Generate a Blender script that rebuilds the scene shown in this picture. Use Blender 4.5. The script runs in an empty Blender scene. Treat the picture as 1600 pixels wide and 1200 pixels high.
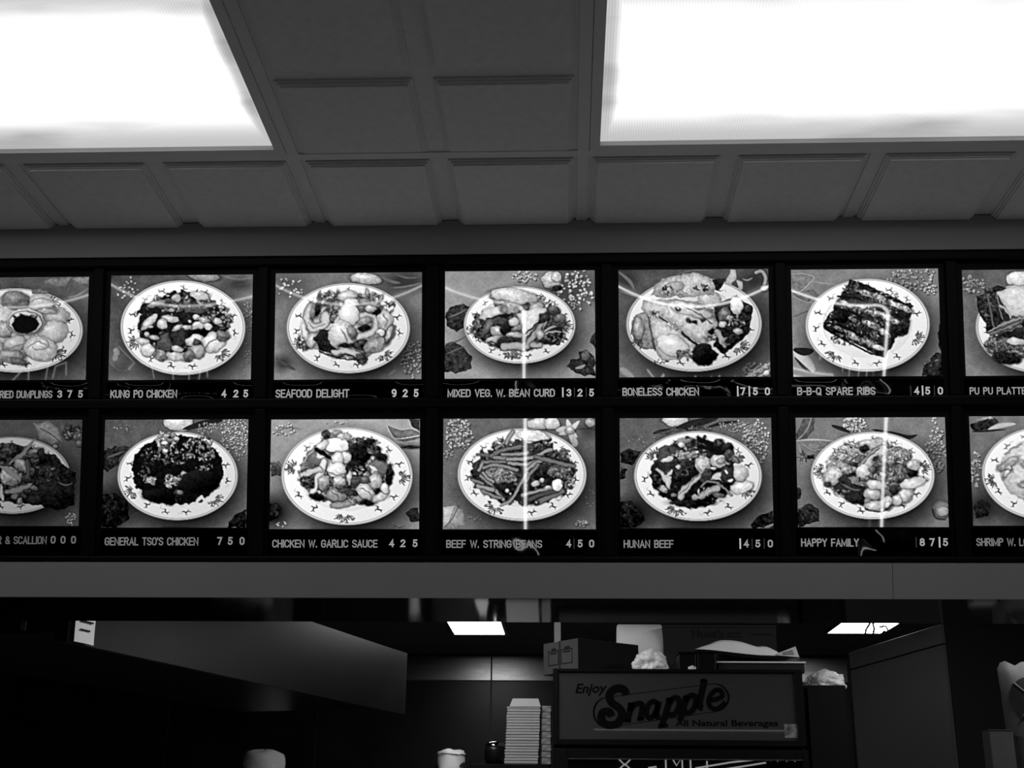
import bpy, bmesh, math, random
import numpy as np
from mathutils import Vector, Matrix, Euler

scene = bpy.context.scene
COL = scene.collection

# ---------------------------------------------------------------- camera
CAM_Z = 1.5
FOCAL = 1940.76                        # in pixels of a 1600 x 1200 frame
YAW, PITCH, ROLL = -0.044793, 0.339595, 0.010076
_f = Vector((math.sin(YAW) * math.cos(PITCH), math.cos(YAW) * math.cos(PITCH), math.sin(PITCH)))
_r = Vector((math.cos(YAW), -math.sin(YAW), 0.0))
_u = _r.cross(_f)
RIGHT = _r * math.cos(ROLL) + _u * math.sin(ROLL)
UP = _u * math.cos(ROLL) - _r * math.sin(ROLL)
FWD = _f
cam_data = bpy.data.cameras.new('camera')
cam_data.sensor_width = 36.0
cam_data.lens = 36.0 * FOCAL / 1600.0
cam_data.clip_start = 0.05
cam = bpy.data.objects.new('camera', cam_data)
COL.objects.link(cam)
cam.matrix_world = Matrix(((RIGHT.x, UP.x, -FWD.x, 0), (RIGHT.y, UP.y, -FWD.y, 0), (RIGHT.z, UP.z, -FWD.z, CAM_Z), (0, 0, 0, 1)))
scene.camera = cam

# ---------------------------------------------------------------- world, exposure
world = bpy.data.worlds.new('night')
scene.world = world
world.use_nodes = True
world.node_tree.nodes['Background'].inputs[0].default_value = (0.0, 0.0, 0.0, 1)
world.node_tree.nodes['Background'].inputs[1].default_value = 0.0
vs = scene.view_settings
vs.view_transform = 'Standard'
vs.look = 'None'
vs.exposure = 0.0
vs.gamma = 1.0
vs.use_curve_mapping = False
scene.cycles.use_denoising = True
scene.cycles.max_bounces = 8

LAMP = 6.6            # radiance of the ceiling diffusers
KITCHEN_LAMP = 15.0
NEON = 10.0

# ---------------------------------------------------------------- measured layout
CEIL = 2.8216                          # underside of the ceiling grid
MOD = 0.3048                           # half a ceiling tile
GX, GY = 0.0415, 2.2890                # one crossing of the ceiling grid
FACE_Y = 2.5915                        # soffit meets the ceiling here
TILT = 0.23321                         # the menu face leans towards the customers
S_TOP, S_BOT, S_END = 0.0799, 0.7898, 0.8684   # board top, board bottom, lower edge, measured down the face
SOFFIT_BACK = 3.150
KITCHEN_CEIL = 2.55
X0, X1 = -4.2, 3.2                     # side walls
FRONT_Y, BACK_Y = -2.75, 8.30          # shop window wall, kitchen back wall
ORIGIN = Vector((0, FACE_Y, CEIL))
DOWN = Vector((0, math.sin(TILT), -math.cos(TILT)))
NORM = Vector((0, -math.cos(TILT), -math.sin(TILT)))

def ray(px, py):
    return RIGHT * ((px - 800.0) / FOCAL) + UP * ((600.0 - py) / FOCAL) + FWD
def at_y(px, py, y):
    d = ray(px, py)
    return Vector((0, 0, CAM_Z)) + d * (y / d.y)
def at_z(px, py, z):
    d = ray(px, py)
    return Vector((0, 0, CAM_Z)) + d * ((z - CAM_Z) / d.z)
def on_face(px, py):
    d = ray(px, py)
    o = ORIGIN - Vector((0, 0, CAM_Z))
    t = o.dot(NORM) / d.dot(NORM)
    p = d * t - o
    return p.x, p.dot(DOWN)

# ---------------------------------------------------------------- helpers
def tag(o, label, cat=None, group=None, kind=None):
    if label: o['label'] = label
    if cat: o['category'] = cat
    if group: o['group'] = group
    if kind: o['kind'] = kind
    return o

def empty(name, loc=(0, 0, 0), rot=(0, 0, 0)):
    o = bpy.data.objects.new(name, None)
    o.empty_display_size = 0.05
    o.location = loc
    o.rotation_euler = rot
    COL.objects.link(o)
    return o

def link(name, mesh, mat=None, parent=None, loc=None, rot=None):
    o = bpy.data.objects.new(name, mesh)
    if mat is not None and len(mesh.materials) == 0:
        mesh.materials.append(mat)
    COL.objects.link(o)
    if parent is not None: o.parent = parent
    if loc is not None: o.location = loc
    if rot is not None: o.rotation_euler = rot
    return o

def mesh_from(name, verts, faces, smooth=False):
    me = bpy.data.meshes.new(name)
    me.from_pydata([tuple(v) for v in verts], [], faces)
    me.update()
    if smooth:
        me.polygons.foreach_set('use_smooth', [True] * len(me.polygons))
    return me

def bm_mesh(name, bm, smooth=False):
    me = bpy.data.meshes.new(name)
    bmesh.ops.recalc_face_normals(bm, faces=bm.faces)
    bm.to_mesh(me)
    bm.free()
    if smooth:
        me.polygons.foreach_set('use_smooth', [True] * len(me.polygons))
    return me

def box_bm(boxes, bevel=0.0, seg=1):
    bm = bmesh.new()
    for (x0, x1, y0, y1, z0, z1) in boxes:
        vs_ = [bm.verts.new(p) for p in ((x0, y0, z0), (x1, y0, z0), (x1, y1, z0), (x0, y1, z0), (x0, y0, z1), (x1, y0, z1), (x1, y1, z1), (x0, y1, z1))]
        for f in ((0, 3, 2, 1), (4, 5, 6, 7), (0, 1, 5, 4), (1, 2, 6, 5), (2, 3, 7, 6), (3, 0, 4, 7)):
            bm.faces.new([vs_[i] for i in f])
    if bevel:
        bmesh.ops.bevel(bm, geom=list(bm.edges), offset=bevel, segments=seg, affect='EDGES', profile=0.5)
    return bm

def boxes(name, bx, mat, parent=None, bevel=0.0, seg=1, loc=None, rot=None):
    return link(name, bm_mesh(name, box_bm(bx, bevel, seg)), mat, parent, loc, rot)

def tube_mesh(name, pts, r, seg=8, closed=False):
    pts = [Vector(p) for p in pts]
    n = len(pts)
    verts, faces = [], []
    for i, p in enumerate(pts):
        a = pts[(i - 1) % n] if (closed or i > 0) else p
        b = pts[(i + 1) % n] if (closed or i < n - 1) else p
        t = (b - a).normalized()
        ref = Vector((0, 1, 0)) if abs(t.y) < 0.9 else Vector((1, 0, 0))
        s = t.cross(ref).normalized()
        q = s.cross(t).normalized()
        rr = r[i] if isinstance(r, (list, tuple)) else r
        for k in range(seg):
            c = 2 * math.pi * k / seg
            verts.append(p + (s * math.cos(c) + q * math.sin(c)) * rr)
    rng = n if closed else n - 1
    for i in range(rng):
        for k in range(seg):
            j = (i + 1) % n
            faces.append((i * seg + k, i * seg + (k + 1) % seg, j * seg + (k + 1) % seg, j * seg + k))
    if not closed:
        faces.append(tuple(range(seg))[::-1])
        faces.append(tuple((n - 1) * seg + k for k in range(seg)))
    return mesh_from(name, verts, faces, True)

def lathe_mesh(name, prof, seg=24, smooth=True):
    verts, faces = [], []
    for r, z in prof:
        for k in range(seg):
            a = 2 * math.pi * k / seg
            verts.append((r * math.cos(a), r * math.sin(a), z))
    for i in range(len(prof) - 1):
        for k in range(seg):
            faces.append((i * seg + k, i * seg + (k + 1) % seg, (i + 1) * seg + (k + 1) % seg, (i + 1) * seg + k))
    faces.append(tuple(range(seg))[::-1])
    faces.append(tuple((len(prof) - 1) * seg + k for k in range(seg)))
    return mesh_from(name, verts, faces, smooth)

def lump(name, sx, sy, sz, mat, seed, amp=0.25, sub=4, parent=None, loc=None, rot=None, fold=6.0):
    """a crumpled, flat-bottomed soft thing"""
    from mathutils import noise
    bm = bmesh.new()
    bmesh.ops.create_icosphere(bm, subdivisions=sub, radius=1.0)
    off = Vector((seed * 3.1, seed * 1.7, seed * 0.9))
    for v in bm.verts:
        d = v.co.normalized()
        k = 1 + amp * noise.fractal(d * 1.6 + off, 0.8, 2.1, 4) + amp * 0.35 * abs(noise.noise(d * fold + off))
        v.co = Vector((d.x * sx * k, d.y * sy * k, max(d.z, -0.35) * sz * k))
    zmin = min(v.co.z for v in bm.verts)
    for v in bm.verts:
        v.co.z = max(v.co.z - zmin - 0.02 * sz, 0.0)
    return link(name, bm_mesh(name, bm, True), mat, parent, loc, rot)

# ---------------------------------------------------------------- materials
def lin(g):
    g = float(g)
    return g / 12.92 if g <= 0.04045 else ((g + 0.055) / 1.055) ** 2.4

def material(name, g, rough=0.6, metal=0.0, spec=0.5, var=0.0, scale=12.0, bump=0.0, bscale=200.0, stretch=None):
    """grey painted / metal / card surface; g is a linear reflectance"""
    m = bpy.data.materials.new(name)
    m.use_nodes = True
    nt = m.node_tree
    b = nt.nodes['Principled BSDF']
    b.inputs['Base Color'].default_value = (g, g, g, 1)
    b.inputs['Roughness'].default_value = rough
    b.inputs['Metallic'].default_value = metal
    b.inputs['Specular IOR Level'].default_value = spec
    tc = nt.nodes.new('ShaderNodeTexCoord')
    src = tc.outputs['Object']
    if stretch:
        mp = nt.nodes.new('ShaderNodeMapping')
        mp.inputs['Scale'].default_value = stretch
        nt.links.new(src, mp.inputs[0])
        src = mp.outputs[0]
    if var:
        n = nt.nodes.new('ShaderNodeTexNoise')
        n.inputs['Scale'].default_value = scale
        n.inputs['Detail'].default_value = 6
        r = nt.nodes.new('ShaderNodeMapRange')
        r.inputs['From Min'].default_value = 0.25
        r.inputs['From Max'].default_value = 0.75
        r.inputs['To Min'].default_value = g * (1 - var)
        r.inputs['To Max'].default_value = g * (1 + var)
        nt.links.new(src, n.inputs['Vector'])
        nt.links.new(n.outputs['Fac'], r.inputs['Value'])
        nt.links.new(r.outputs[0], b.inputs['Base Color'])
    if bump:
        n2 = nt.nodes.new('ShaderNodeTexNoise')
        n2.inputs['Scale'].default_value = bscale
        n2.inputs['Detail'].default_value = 4
        bp = nt.nodes.new('ShaderNodeBump')
        bp.inputs['Strength'].default_value = bump
        bp.inputs['Distance'].default_value = 0.002
        nt.links.new(src, n2.inputs['Vector'])
        nt.links.new(n2.outputs['Fac'], bp.inputs['Height'])
        nt.links.new(bp.outputs[0], b.inputs['Normal'])
    return m

def emitter(name, e, sampling=True):
    m = bpy.data.materials.new(name)
    m.use_nodes = True
    nt = m.node_tree
    nt.nodes.clear()
    out = nt.nodes.new('ShaderNodeOutputMaterial')
    em = nt.nodes.new('ShaderNodeEmission')
    em.inputs[0].default_value = (1, 1, 1, 1)
    em.inputs[1].default_value = e
    nt.links.new(em.outputs[0], out.inputs[0])
    if not sampling:
        m.cycles.emission_sampling = 'NONE'
    return m

def backlit(name, e=1.0, attr=None, gloss=0.10, rough=0.02):
    """light shining through a print (or clear lettering) under a glossy front"""
    m = bpy.data.materials.new(name)
    m.use_nodes = True
    m.cycles.emission_sampling = 'NONE'
    nt = m.node_tree
    nt.nodes.clear()
    out = nt.nodes.new('ShaderNodeOutputMaterial')
    em = nt.nodes.new('ShaderNodeEmission')
    em.inputs[1].default_value = e
    if attr:
        at = nt.nodes.new('ShaderNodeAttribute')
        at.attribute_name = attr
        nt.links.new(at.outputs['Color'], em.inputs[0])
    gl = nt.nodes.new('ShaderNodeBsdfGlossy')
    gl.inputs['Color'].default_value = (gloss, gloss, gloss, 1)
    gl.inputs['Roughness'].default_value = rough
    ad = nt.nodes.new('ShaderNodeAddShader')
    nt.links.new(em.outputs[0], ad.inputs[0])
    nt.links.new(gl.outputs[0], ad.inputs[1])
    nt.links.new(ad.outputs[0], out.inputs[0])
    return m

M = {
    'tile': material('ceiling_tile_paint', 0.62, 0.85, spec=0.15, var=0.06, scale=60, bump=0.25, bscale=500),
    'tee': material('grid_paint', 0.58, 0.55, spec=0.3, var=0.05, scale=8),
    'fascia': material('fascia_paint', 0.30, 0.6, spec=0.25, var=0.04, scale=5, bump=0.1, bscale=400),
    'steel': material('brushed_steel', 0.15, 0.26, metal=1.0, var=0.25, scale=3, bump=0.08, bscale=60, stretch=(1, 1, 12)),
    'mirror_steel': material('polished_steel', 0.22, 0.06, metal=1.0, var=0.10, scale=2),
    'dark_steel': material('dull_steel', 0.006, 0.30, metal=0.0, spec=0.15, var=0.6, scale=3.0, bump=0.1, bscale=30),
    'frame': material('black_board_frame', 0.003, 0.5, spec=0.12, var=0.2, scale=6),
    'black': material('black_plastic', 0.004, 0.35, spec=0.25),
    'floor': material('floor_tile', 0.34, 0.4, var=0.1, scale=3),
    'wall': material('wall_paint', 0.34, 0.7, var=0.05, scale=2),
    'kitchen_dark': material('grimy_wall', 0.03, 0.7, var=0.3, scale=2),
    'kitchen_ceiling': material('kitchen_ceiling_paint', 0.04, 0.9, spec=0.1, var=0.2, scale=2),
    'card': material('brown_cardboard', 0.055, 0.8, spec=0.1, var=0.12, scale=14),
    'dark_card': material('dark_cardboard', 0.022, 0.8, spec=0.1, var=0.12, scale=14),
    'print_dark': material('carton_ink', 0.012, 0.8, spec=0.1),
    'white': material('white_foam', 0.80, 0.6, spec=0.3, var=0.04, scale=20),
    'foam': material('grey_white_foam', 0.36, 0.6, spec=0.2, var=0.05, scale=20),
    'bag': material('white_plastic_bag', 0.82, 0.35, spec=0.5, var=0.12, scale=9, bump=0.5, bscale=40),
    'sack_pale': material('pale_board', 0.30, 0.8, spec=0.1, var=0.05, scale=20),
    'paper': material('paper', 0.66, 0.8, spec=0.1, var=0.08, scale=30),
    'carton_print': material('printed_carton', 0.20, 0.7, spec=0.2, var=0.9, scale=45),
    'cooler_black': material('cooler_black', 0.003, 0.5, spec=0.12),
    'cooler_sign': material('unlit_sign_face', 0.040, 0.008, spec=0.045, var=0.04, scale=3),
    'sign_ink': material('sign_ink', 0.003, 0.7, spec=0.03),
    'glass_dark': material('dark_glass', 0.002, 0.006, spec=0.6),
    'grey_side': material('darker_cooler_side', 0.008, 0.7, spec=0.1),
    'grey_panel': material('grey_cooler_panel', 0.028, 0.5, var=0.12, scale=3, bump=0.1, bscale=50),
    'sack': material('woven_sack', 0.035, 0.7, var=0.15, scale=18, bump=0.3, bscale=150),
    'skin': material('skin', 0.30, 0.55),
    'hair': material('black_hair', 0.008, 0.5),
    'cloth_white': material('white_cotton', 0.48, 0.85, spec=0.1, var=0.1, scale=20, bump=0.3, bscale=60),
    'cloth_dark': material('dark_trousers', 0.03, 0.9, spec=0.1),
    'neon': emitter('neon_tube_glow', NEON),
    'neon_soft': emitter('weaker_neon_glow', NEON * 0.5),
    'neon_faint': emitter('faint_neon_glow', NEON * 0.28),
    'kitchen_lamp': emitter('kitchen_diffuser', KITCHEN_LAMP),
    'print': backlit('dish_print', 1.0, 'print', 0.07),
    'strip': backlit('caption_strip_black', 0.0, None, 0.028, 0.03),
    'letters': backlit('caption_letters', 0.36, None, 0.05, 0.2),
    'digits': backlit('price_digits', 0.44, None, 0.05, 0.2),
    'bar': backlit('price_slot_gap', 0.55, None, 0.05, 0.2),
    'bar_dim': backlit('price_slot_gap_dim', 0.035, None, 0.05, 0.2),
}

def diffuser_material():
    """prismatic acrylic over fluorescent tubes: bright over the tubes, weaker out at the rim, a little grimy"""
    m = bpy.data.materials.new('prismatic_diffuser')
    m.use_nodes = True
    nt = m.node_tree
    nt.nodes.clear()
    N = nt.nodes.new
    L = nt.links.new
    out = N('ShaderNodeOutputMaterial')
    em = N('ShaderNodeEmission')
    tc = N('ShaderNodeTexCoord')
    sx = N('ShaderNodeSeparateXYZ')
    L(tc.outputs['Object'], sx.inputs[0])
    def math_(op, a, b=None):
        n = N('ShaderNodeMath')
        n.operation = op
        for i, v in enumerate((a, b)):
            if v is None: continue
            if isinstance(v, (int, float)): n.inputs[i].default_value = v
            else: L(v, n.inputs[i])
        return n.outputs[0]
    hx, hy = 2 * MOD - 0.045, MOD - 0.045
    dx = math_('SUBTRACT', hx, math_('ABSOLUTE', sx.outputs[0]))
    dy = math_('SUBTRACT', hy, math_('ABSOLUTE', sx.outputs[1]))
    d = math_('MINIMUM', math_('MULTIPLY', dx, 5.0), dy)
    r = N('ShaderNodeMapRange')
    r.inputs['From Min'].default_value = -0.012
    r.inputs['From Max'].default_value = 0.25
    L(d, r.inputs['Value'])
    tube = math_('ADD', math_('MULTIPLY', math_('POWER', r.outputs[0], 2.4), LAMP - 0.58), 0.58)
    # grime that has settled on the lens
    mp = N('ShaderNodeMapping')
    mp.inputs['Scale'].default_value = (1.6, 5.0, 1.0)
    L(tc.outputs['Object'], mp.inputs[0])
    n1 = N('ShaderNodeTexNoise')
    n1.inputs['Scale'].default_value = 1.3
    n1.inputs['Detail'].default_value = 3
    L(mp.outputs[0], n1.inputs['Vector'])
    g = N('ShaderNodeMapRange')
    g.inputs['From Min'].default_value = 0.48
    g.inputs['From Max'].default_value = 0.68
    g.inputs['To Min'].default_value = 1.0
    g.inputs['To Max'].default_value = 0.62
    L(n1.outputs['Fac'], g.inputs['Value'])
    # prisms
    vo = N('ShaderNodeTexVoronoi')
    vo.inputs['Scale'].default_value = 190.0
    vo.inputs['Randomness'].default_value = 0.0
    L(tc.outputs['Object'], vo.inputs['Vector'])
    p = N('ShaderNodeMapRange')
    p.inputs['From Max'].default_value = 0.7
    p.inputs['To Min'].default_value = 1.12
    p.inputs['To Max'].default_value = 0.80
    L(vo.outputs['Distance'], p.inputs['Value'])
    e = math_('MULTIPLY', math_('MULTIPLY', tube, g.outputs[0]), p.outputs[0])
    L(e, em.inputs[1])
    L(em.outputs[0], out.inputs[0])
    return m
M['diffuser'] = diffuser_material()
# ---------------------------------------------------------------- printed dish pictures
# Each menu card is a flat photographic print. It is drawn here with a small painter: blobs, strokes
# and polygons in grey values, rasterised to one grey value per vertex of the card's sheet.
PW, PH = 236, 174

def _smooth(a, k):
    for _ in range(k):
        a = (a + np.roll(a, 1, 0) + np.roll(a, -1, 0) + np.roll(a, 1, 1) + np.roll(a, -1, 1)) / 5.0
    return a

def _noise_bank():
    rng = np.random.RandomState(7)
    out = []
    for k in (1, 5, 18, 70):
        a = _smooth(rng.rand(PH, PW), k)
        a = a - a.mean()
        out.append(a / (a.std() + 1e-9) * 0.5)
    return out
NZ = _noise_bank()

class Print:
    def __init__(self, quad, seed):
        self.q = np.array(quad, float)          # TL TR BL BR in sketch units
        self.rng = np.random.RandomState(seed)
        TL, TR, BL, BR = self.q
        u = np.linspace(0, 1, PW)[None, :, None]
        v = np.linspace(0, 1, PH)[:, None, None]
        P = (TL * (1 - u) + TR * u) * (1 - v) + (BL * (1 - u) + BR * u) * v
        self.X = P[..., 0]
        self.Y = P[..., 1]
        self.px = (TR[0] - TL[0]) / PW            # sketch units per raster cell
        self.a = np.full((PH, PW), 0.4)

    def nz(self, k):
        n = NZ[k]
        return np.roll(np.roll(n, self.rng.randint(PH), 0), self.rng.randint(PW), 1)

    def box(self, x0, x1, y0, y1):
        m = self.px * 3
        cols = np.where((self.X.max(0) >= x0 - m) & (self.X.min(0) <= x1 + m))[0]
        rows = np.where((self.Y.max(1) >= y0 - m) & (self.Y.min(1) <= y1 + m))[0]
        if len(cols) == 0 or len(rows) == 0:
            return None
        return slice(rows[0], rows[-1] + 1), slice(cols[0], cols[-1] + 1)

    def put(self, s, mask, val):
        self.a[s] = self.a[s] * (1 - mask) + np.clip(val, 0, 1.05) * mask

    def bg(self, g, gx=0.0, gy=0.0):
        TL, TR, BL, BR = self.q
        u = (self.X - self.q[:, 0].mean()) / (TR[0] - TL[0])
        v = (self.Y - self.q[:, 1].mean()) / (BL[1] - TL[1])
        self.a = g + 0.04 + gx * u + gy * v + 0.030 * self.nz(0) + 0.020 * self.nz(2) + 0.02 * self.nz(3)

    def soft(self, cx, cy, rx, ry, g, k=1.0):
        r = np.sqrt(((self.X - cx) / rx) ** 2 + ((self.Y - cy) / ry) ** 2)
        m = np.clip(1.30 - r, 0, 1) ** 1.3 * k
        self.a = self.a * (1 - np.clip(m, 0, 1)) + g * np.clip(m, 0, 1)

    def blob(self, cx, cy, rx, ry, ang, g, edge=0.32, rough=0.17, tex=0.075, hl=0.14):
        R = max(rx, ry) * 1.35
        s = self.box(cx - R, cx + R, cy - R, cy + R)
        if s is None:
            return
        c, n = math.cos(math.radians(ang)), math.sin(math.radians(ang))
        dx, dy = self.X[s] - cx, self.Y[s] - cy
        x, y = (dx * c + dy * n) / rx, (-dx * n + dy * c) / ry
        r = np.sqrt(x * x + y * y) + rough * (0.55 * self.nz(2)[s] + 0.22 * self.nz(1)[s])
        mask = np.clip((1 - r) * min(rx, ry) / self.px + 0.5, 0, 1)
        if hl > 0 and min(rx, ry) > 2.5 * self.px:        # dark crevice round each piece
            out = np.clip(1 - (r - 1) * min(rx, ry) / (self.px * 2.6), 0, 1)
            sh = np.clip(0.75 + 0.5 * (dy + 0.5 * dx) / R, 0.35, 1.1)
            self.a[s] *= 1 - 0.52 * out * sh
        val = g - edge * np.clip(r, 0, 1) ** 3.5 * g - hl * (dy / R + 0.4 * dx / R) + tex * (0.8 * self.nz(0)[s] + 0.8 * self.nz(1)[s] + 0.4 * self.nz(2)[s])
        if g > 0.3 and hl > 0:
            val = val + 0.16 * np.exp(-((x + 0.25) ** 2 + (y + 0.3) ** 2) / 0.10)
        self.put(s, mask, val)

    def line(self, w, g, pts, edge=0.0, taper=0.0, tex=0.03):
        pts = np.array(pts, float).reshape(-1, 2)
        if len(pts) > 2:                                   # smooth the stroke
            t = np.linspace(0, len(pts) - 1, (len(pts) - 1) * 5 + 1)
            i = np.clip(t.astype(int), 0, len(pts) - 2)
            f = (t - i)[:, None]
            p0, p1, p2, p3 = pts[np.maximum(i - 1, 0)], pts[i], pts[i + 1], pts[np.minimum(i + 2, len(pts) - 1)]
            pts = 0.5 * (2 * p1 + (p2 - p0) * f + (2 * p0 - 5 * p1 + 4 * p2 - p3) * f ** 2 + (3 * p1 - p0 - 3 * p2 + p3) * f ** 3)
        s = self.box(pts[:, 0].min() - w, pts[:, 0].max() + w, pts[:, 1].min() - w, pts[:, 1].max() + w)
        if s is None:
            return
        X, Y = self.X[s], self.Y[s]
        best = np.full(X.shape, 1e9)
        n = len(pts) - 1
        for k in range(n):
            a, b = pts[k], pts[k + 1]
            d = b - a
            L = d @ d + 1e-9
            t = np.clip(((X - a[0]) * d[0] + (Y - a[1]) * d[1]) / L, 0, 1)
            q = np.hypot(X - a[0] - t * d[0], Y - a[1] - t * d[1])
            if taper:
                q = q / (1 - taper * abs(((k + t) / n) * 2 - 1) ** 2 + 1e-3)
            best = np.minimum(best, q)
        r = best / (w * 0.5)
        if edge > 0.4 and w > 5 * self.px:
            self.a[s] *= 1 - 0.5 * np.clip(1 - (r - 1) * w * 0.5 / (self.px * 2.2), 0, 1)
        mask = np.clip((1 - r) * (w * 0.5) / self.px + 0.5, 0, 1)
        self.put(s, mask, g - edge * np.clip(r, 0, 1) ** 3 * g + tex * self.nz(0)[s])

    def poly(self, g, pts, edge=0.2, tex=0.05, rough=0.0, hl=0.0):
        pts = np.array(pts, float).reshape(-1, 2)
        s = self.box(pts[:, 0].min() - 9, pts[:, 0].max() + 9, pts[:, 1].min() - 9, pts[:, 1].max() + 9)
        if s is None:
            return
        X, Y = self.X[s], self.Y[s]
        if rough:
            X = X + rough * (0.8 * self.nz(2)[s] + 0.25 * self.nz(1)[s])
            Y = Y + rough * (0.8 * self.nz(2)[s] + 0.25 * self.nz(1)[s])
        ins = np.zeros(X.shape, bool)
        dist = np.full(X.shape, 1e9)
        n = len(pts)
        for k in range(n):
            a, b = pts[k], pts[(k + 1) % n]
            cond = (a[1] > Y) != (b[1] > Y)
            xi = (b[0] - a[0]) * (Y - a[1]) / (b[1] - a[1] + 1e-9) + a[0]
            ins ^= cond & (X < xi)
            d = b - a
            t = np.clip(((X - a[0]) * d[0] + (Y - a[1]) * d[1]) / (d @ d + 1e-9), 0, 1)
            dist = np.minimum(dist, np.hypot(X - a[0] - t * d[0], Y - a[1] - t * d[1]))
        sd = np.where(ins, dist, -dist)
        mask = np.clip(sd / self.px + 0.5, 0, 1)
        e = np.clip(1 - sd / (0.16 * (np.ptp(pts[:, 0]) + np.ptp(pts[:, 1])) * 0.5 + 1e-9), 0, 1)
        cy, H = pts[:, 1].mean(), np.ptp(pts[:, 1]) + 1e-9
        self.put(s, mask, g - edge * e ** 2 * g - hl * (self.Y[s] - cy) / H + tex * (0.7 * self.nz(0)[s] + 0.8 * self.nz(1)[s] + 0.5 * self.nz(2)[s]))

    def seeds(self, cx, cy, rx, ry, n, size, g):
        for _ in range(n):
            t, r = self.rng.rand() * 6.283, math.sqrt(self.rng.rand()) * (0.75 + 0.25 * self.rng.rand())
            x, y = cx + rx * r * math.cos(t), cy + ry * r * math.sin(t)
            z = size * (0.4 + 0.3 * self.rng.rand())
            self.blob(x + z * 0.4, y + z * 0.5, z * 0.9, z * 0.7, 0, 0.22, 0, 0, 0, 0)
            self.blob(x, y, z * 1.0, z * 0.72, self.rng.rand() * 180, g + 0.06 + 0.22 * (self.rng.rand() - 0.5), 0.3, 0, 0, 0.2)

    def mix(self, cx, cy, rx, ry, n, s0, s1, g0, g1):
        for _ in range(n):
            t, r = self.rng.rand() * 6.283, math.sqrt(self.rng.rand())
            z = s0 + (s1 - s0) * self.rng.rand() ** 1.6
            self.blob(cx + rx * r * math.cos(t), cy + ry * r * math.sin(t), z * (0.8 + 0.9 * self.rng.rand()), z * 0.6,
                      self.rng.rand() * 180, g0 + (g1 - g0) * self.rng.rand(), 0.5, 0.22, 0.08, 0.15)

    def motif(self, x, y, ang, z, g=0.16):
        c, s = math.cos(ang), math.sin(ang)
        r = self.rng
        def T(pts):
            return [(x + z * (a * c - b * s), y + z * 0.8 * (a * s + b * c)) for a, b in pts]
        j = lambda: 0.35 * (r.rand() - 0.5)
        self.line(z * 0.36, g, T([(-1.2, j()), (-0.5, 0.25 + j()), (0.1, -0.1), (0.7, 0.3 + j()), (1.2, j())]), 0, 0.75, 0.05)
        self.line(z * 0.24, g + 0.06, T([(0.0, 0.0), (0.25, -0.6 + j()), (0.0, -1.0)]), 0, 0.6, 0.05)
        self.line(z * 0.20, g + 0.10, T([(-0.4, 0.2), (-0.7, 0.8 + j())]), 0, 0.5, 0.05)
        self.line(z * 0.08, 0.62, T([(1.0, 0.1), (1.7, -0.4 + j()), (2.2, 0.2)]), 0, 0, 0)

    def fan(self, x, y, ang, z):
        for k in range(9):
            t = ang + (k - 4) * 0.34
            d = (math.cos(t), 0.75 * math.sin(t))
            L = z * (1.0 + 0.35 * (k % 2))
            self.line(z * 0.16, 0.22 + 0.12 * (k % 3), [(x + 0.35 * z * d[0], y + 0.35 * z * d[1]), (x + L * d[0], y + L * d[1])], 0, 0.5, 0.1)
        for k in range(14):
            t = ang + (self.rng.rand() - 0.5) * 3.0
            L = z * (0.4 + 0.9 * self.rng.rand())
            self.blob(x + L * math.cos(t), y + 0.75 * L * math.sin(t), z * 0.13, z * 0.09, self.rng.rand() * 180, 0.2 + 0.3 * self.rng.rand(), 0, 0, 0, 0)

    def warp(self, amp=1.7):
        """stir the food a little so that no outline stays geometric"""
        cx, cy, rx, ry = self.pl
        m = np.clip((0.86 - np.sqrt(((self.X - cx) / rx) ** 2 + ((self.Y - cy) / ry) ** 2)) * 8, 0, 1)
        ii, jj = np.mgrid[0:PH, 0:PW].astype(float)
        fi = np.clip(ii + amp * m * (self.nz(2) * 1.6 + self.nz(1) * 0.7), 0, PH - 1.001)
        fj = np.clip(jj + amp * m * (self.nz(2) * 1.6 + self.nz(1) * 0.7), 0, PW - 1.001)
        i0, j0 = fi.astype(int), fj.astype(int)
        u, v = fi - i0, fj - j0
        a = self.a
        self.a = (a[i0, j0] * (1 - u) * (1 - v) + a[i0 + 1, j0] * u * (1 - v) + a[i0, j0 + 1] * (1 - u) * v + a[i0 + 1, j0 + 1] * u * v)

    def plate(self, cx, cy, rx, ry, g=0.95, skip=(), fans=(0.55, 2.6, 4.0), well=True):
        self.soft(cx + 0.10 * rx, cy + 0.22 * ry, rx * 1.02, ry * 1.05, 0.03, 1.9)
        self.pl = (cx, cy, rx, ry)
        def ring(f, oy=0.0):
            return np.sqrt(((self.X - cx) / (rx * f)) ** 2 + ((self.Y - cy - oy) / (ry * f)) ** 2)
        def fill(f, val, oy=0.0):
            m = np.clip((1 - ring(f, oy)) * rx * f / self.px + 0.5, 0, 1)
            self.a = self.a * (1 - m) + val * m
        fill(1.0, g * (0.72 - 0.12 * ring(1.0)) + 0.0)
        fill(0.985, g * 0.90, -0.004 * ry)
        fill(0.968, g * 0.50, -0.006 * ry)
        sh = g - 0.07 * (self.X - cx) / rx * 0.5 - 0.05 * (self.Y - cy) / ry + 0.012 * self.nz(0)
        fill(0.958, sh, -0.006 * ry)
        if well:
            fill(0.715, g * 0.80, -0.02 * ry)
            fill(0.705, sh - 0.04, -0.015 * ry)
        n = 15
        for i in range(n):
            t = 6.283 * (i + 0.3) / n
            if any(abs((t - s + 3.1416) % 6.283 - 3.1416) < 0.30 for s in tuple(skip) + tuple(fans)):
                continue
            fade = 0.16 + (0.25 if math.sin(t) < -0.55 else 0)
            self.motif(cx + 0.835 * rx * math.cos(t), cy + 0.83 * ry * math.sin(t), t + 1.6 + (i % 3) * 0.8, rx * 0.062, fade)
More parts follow.
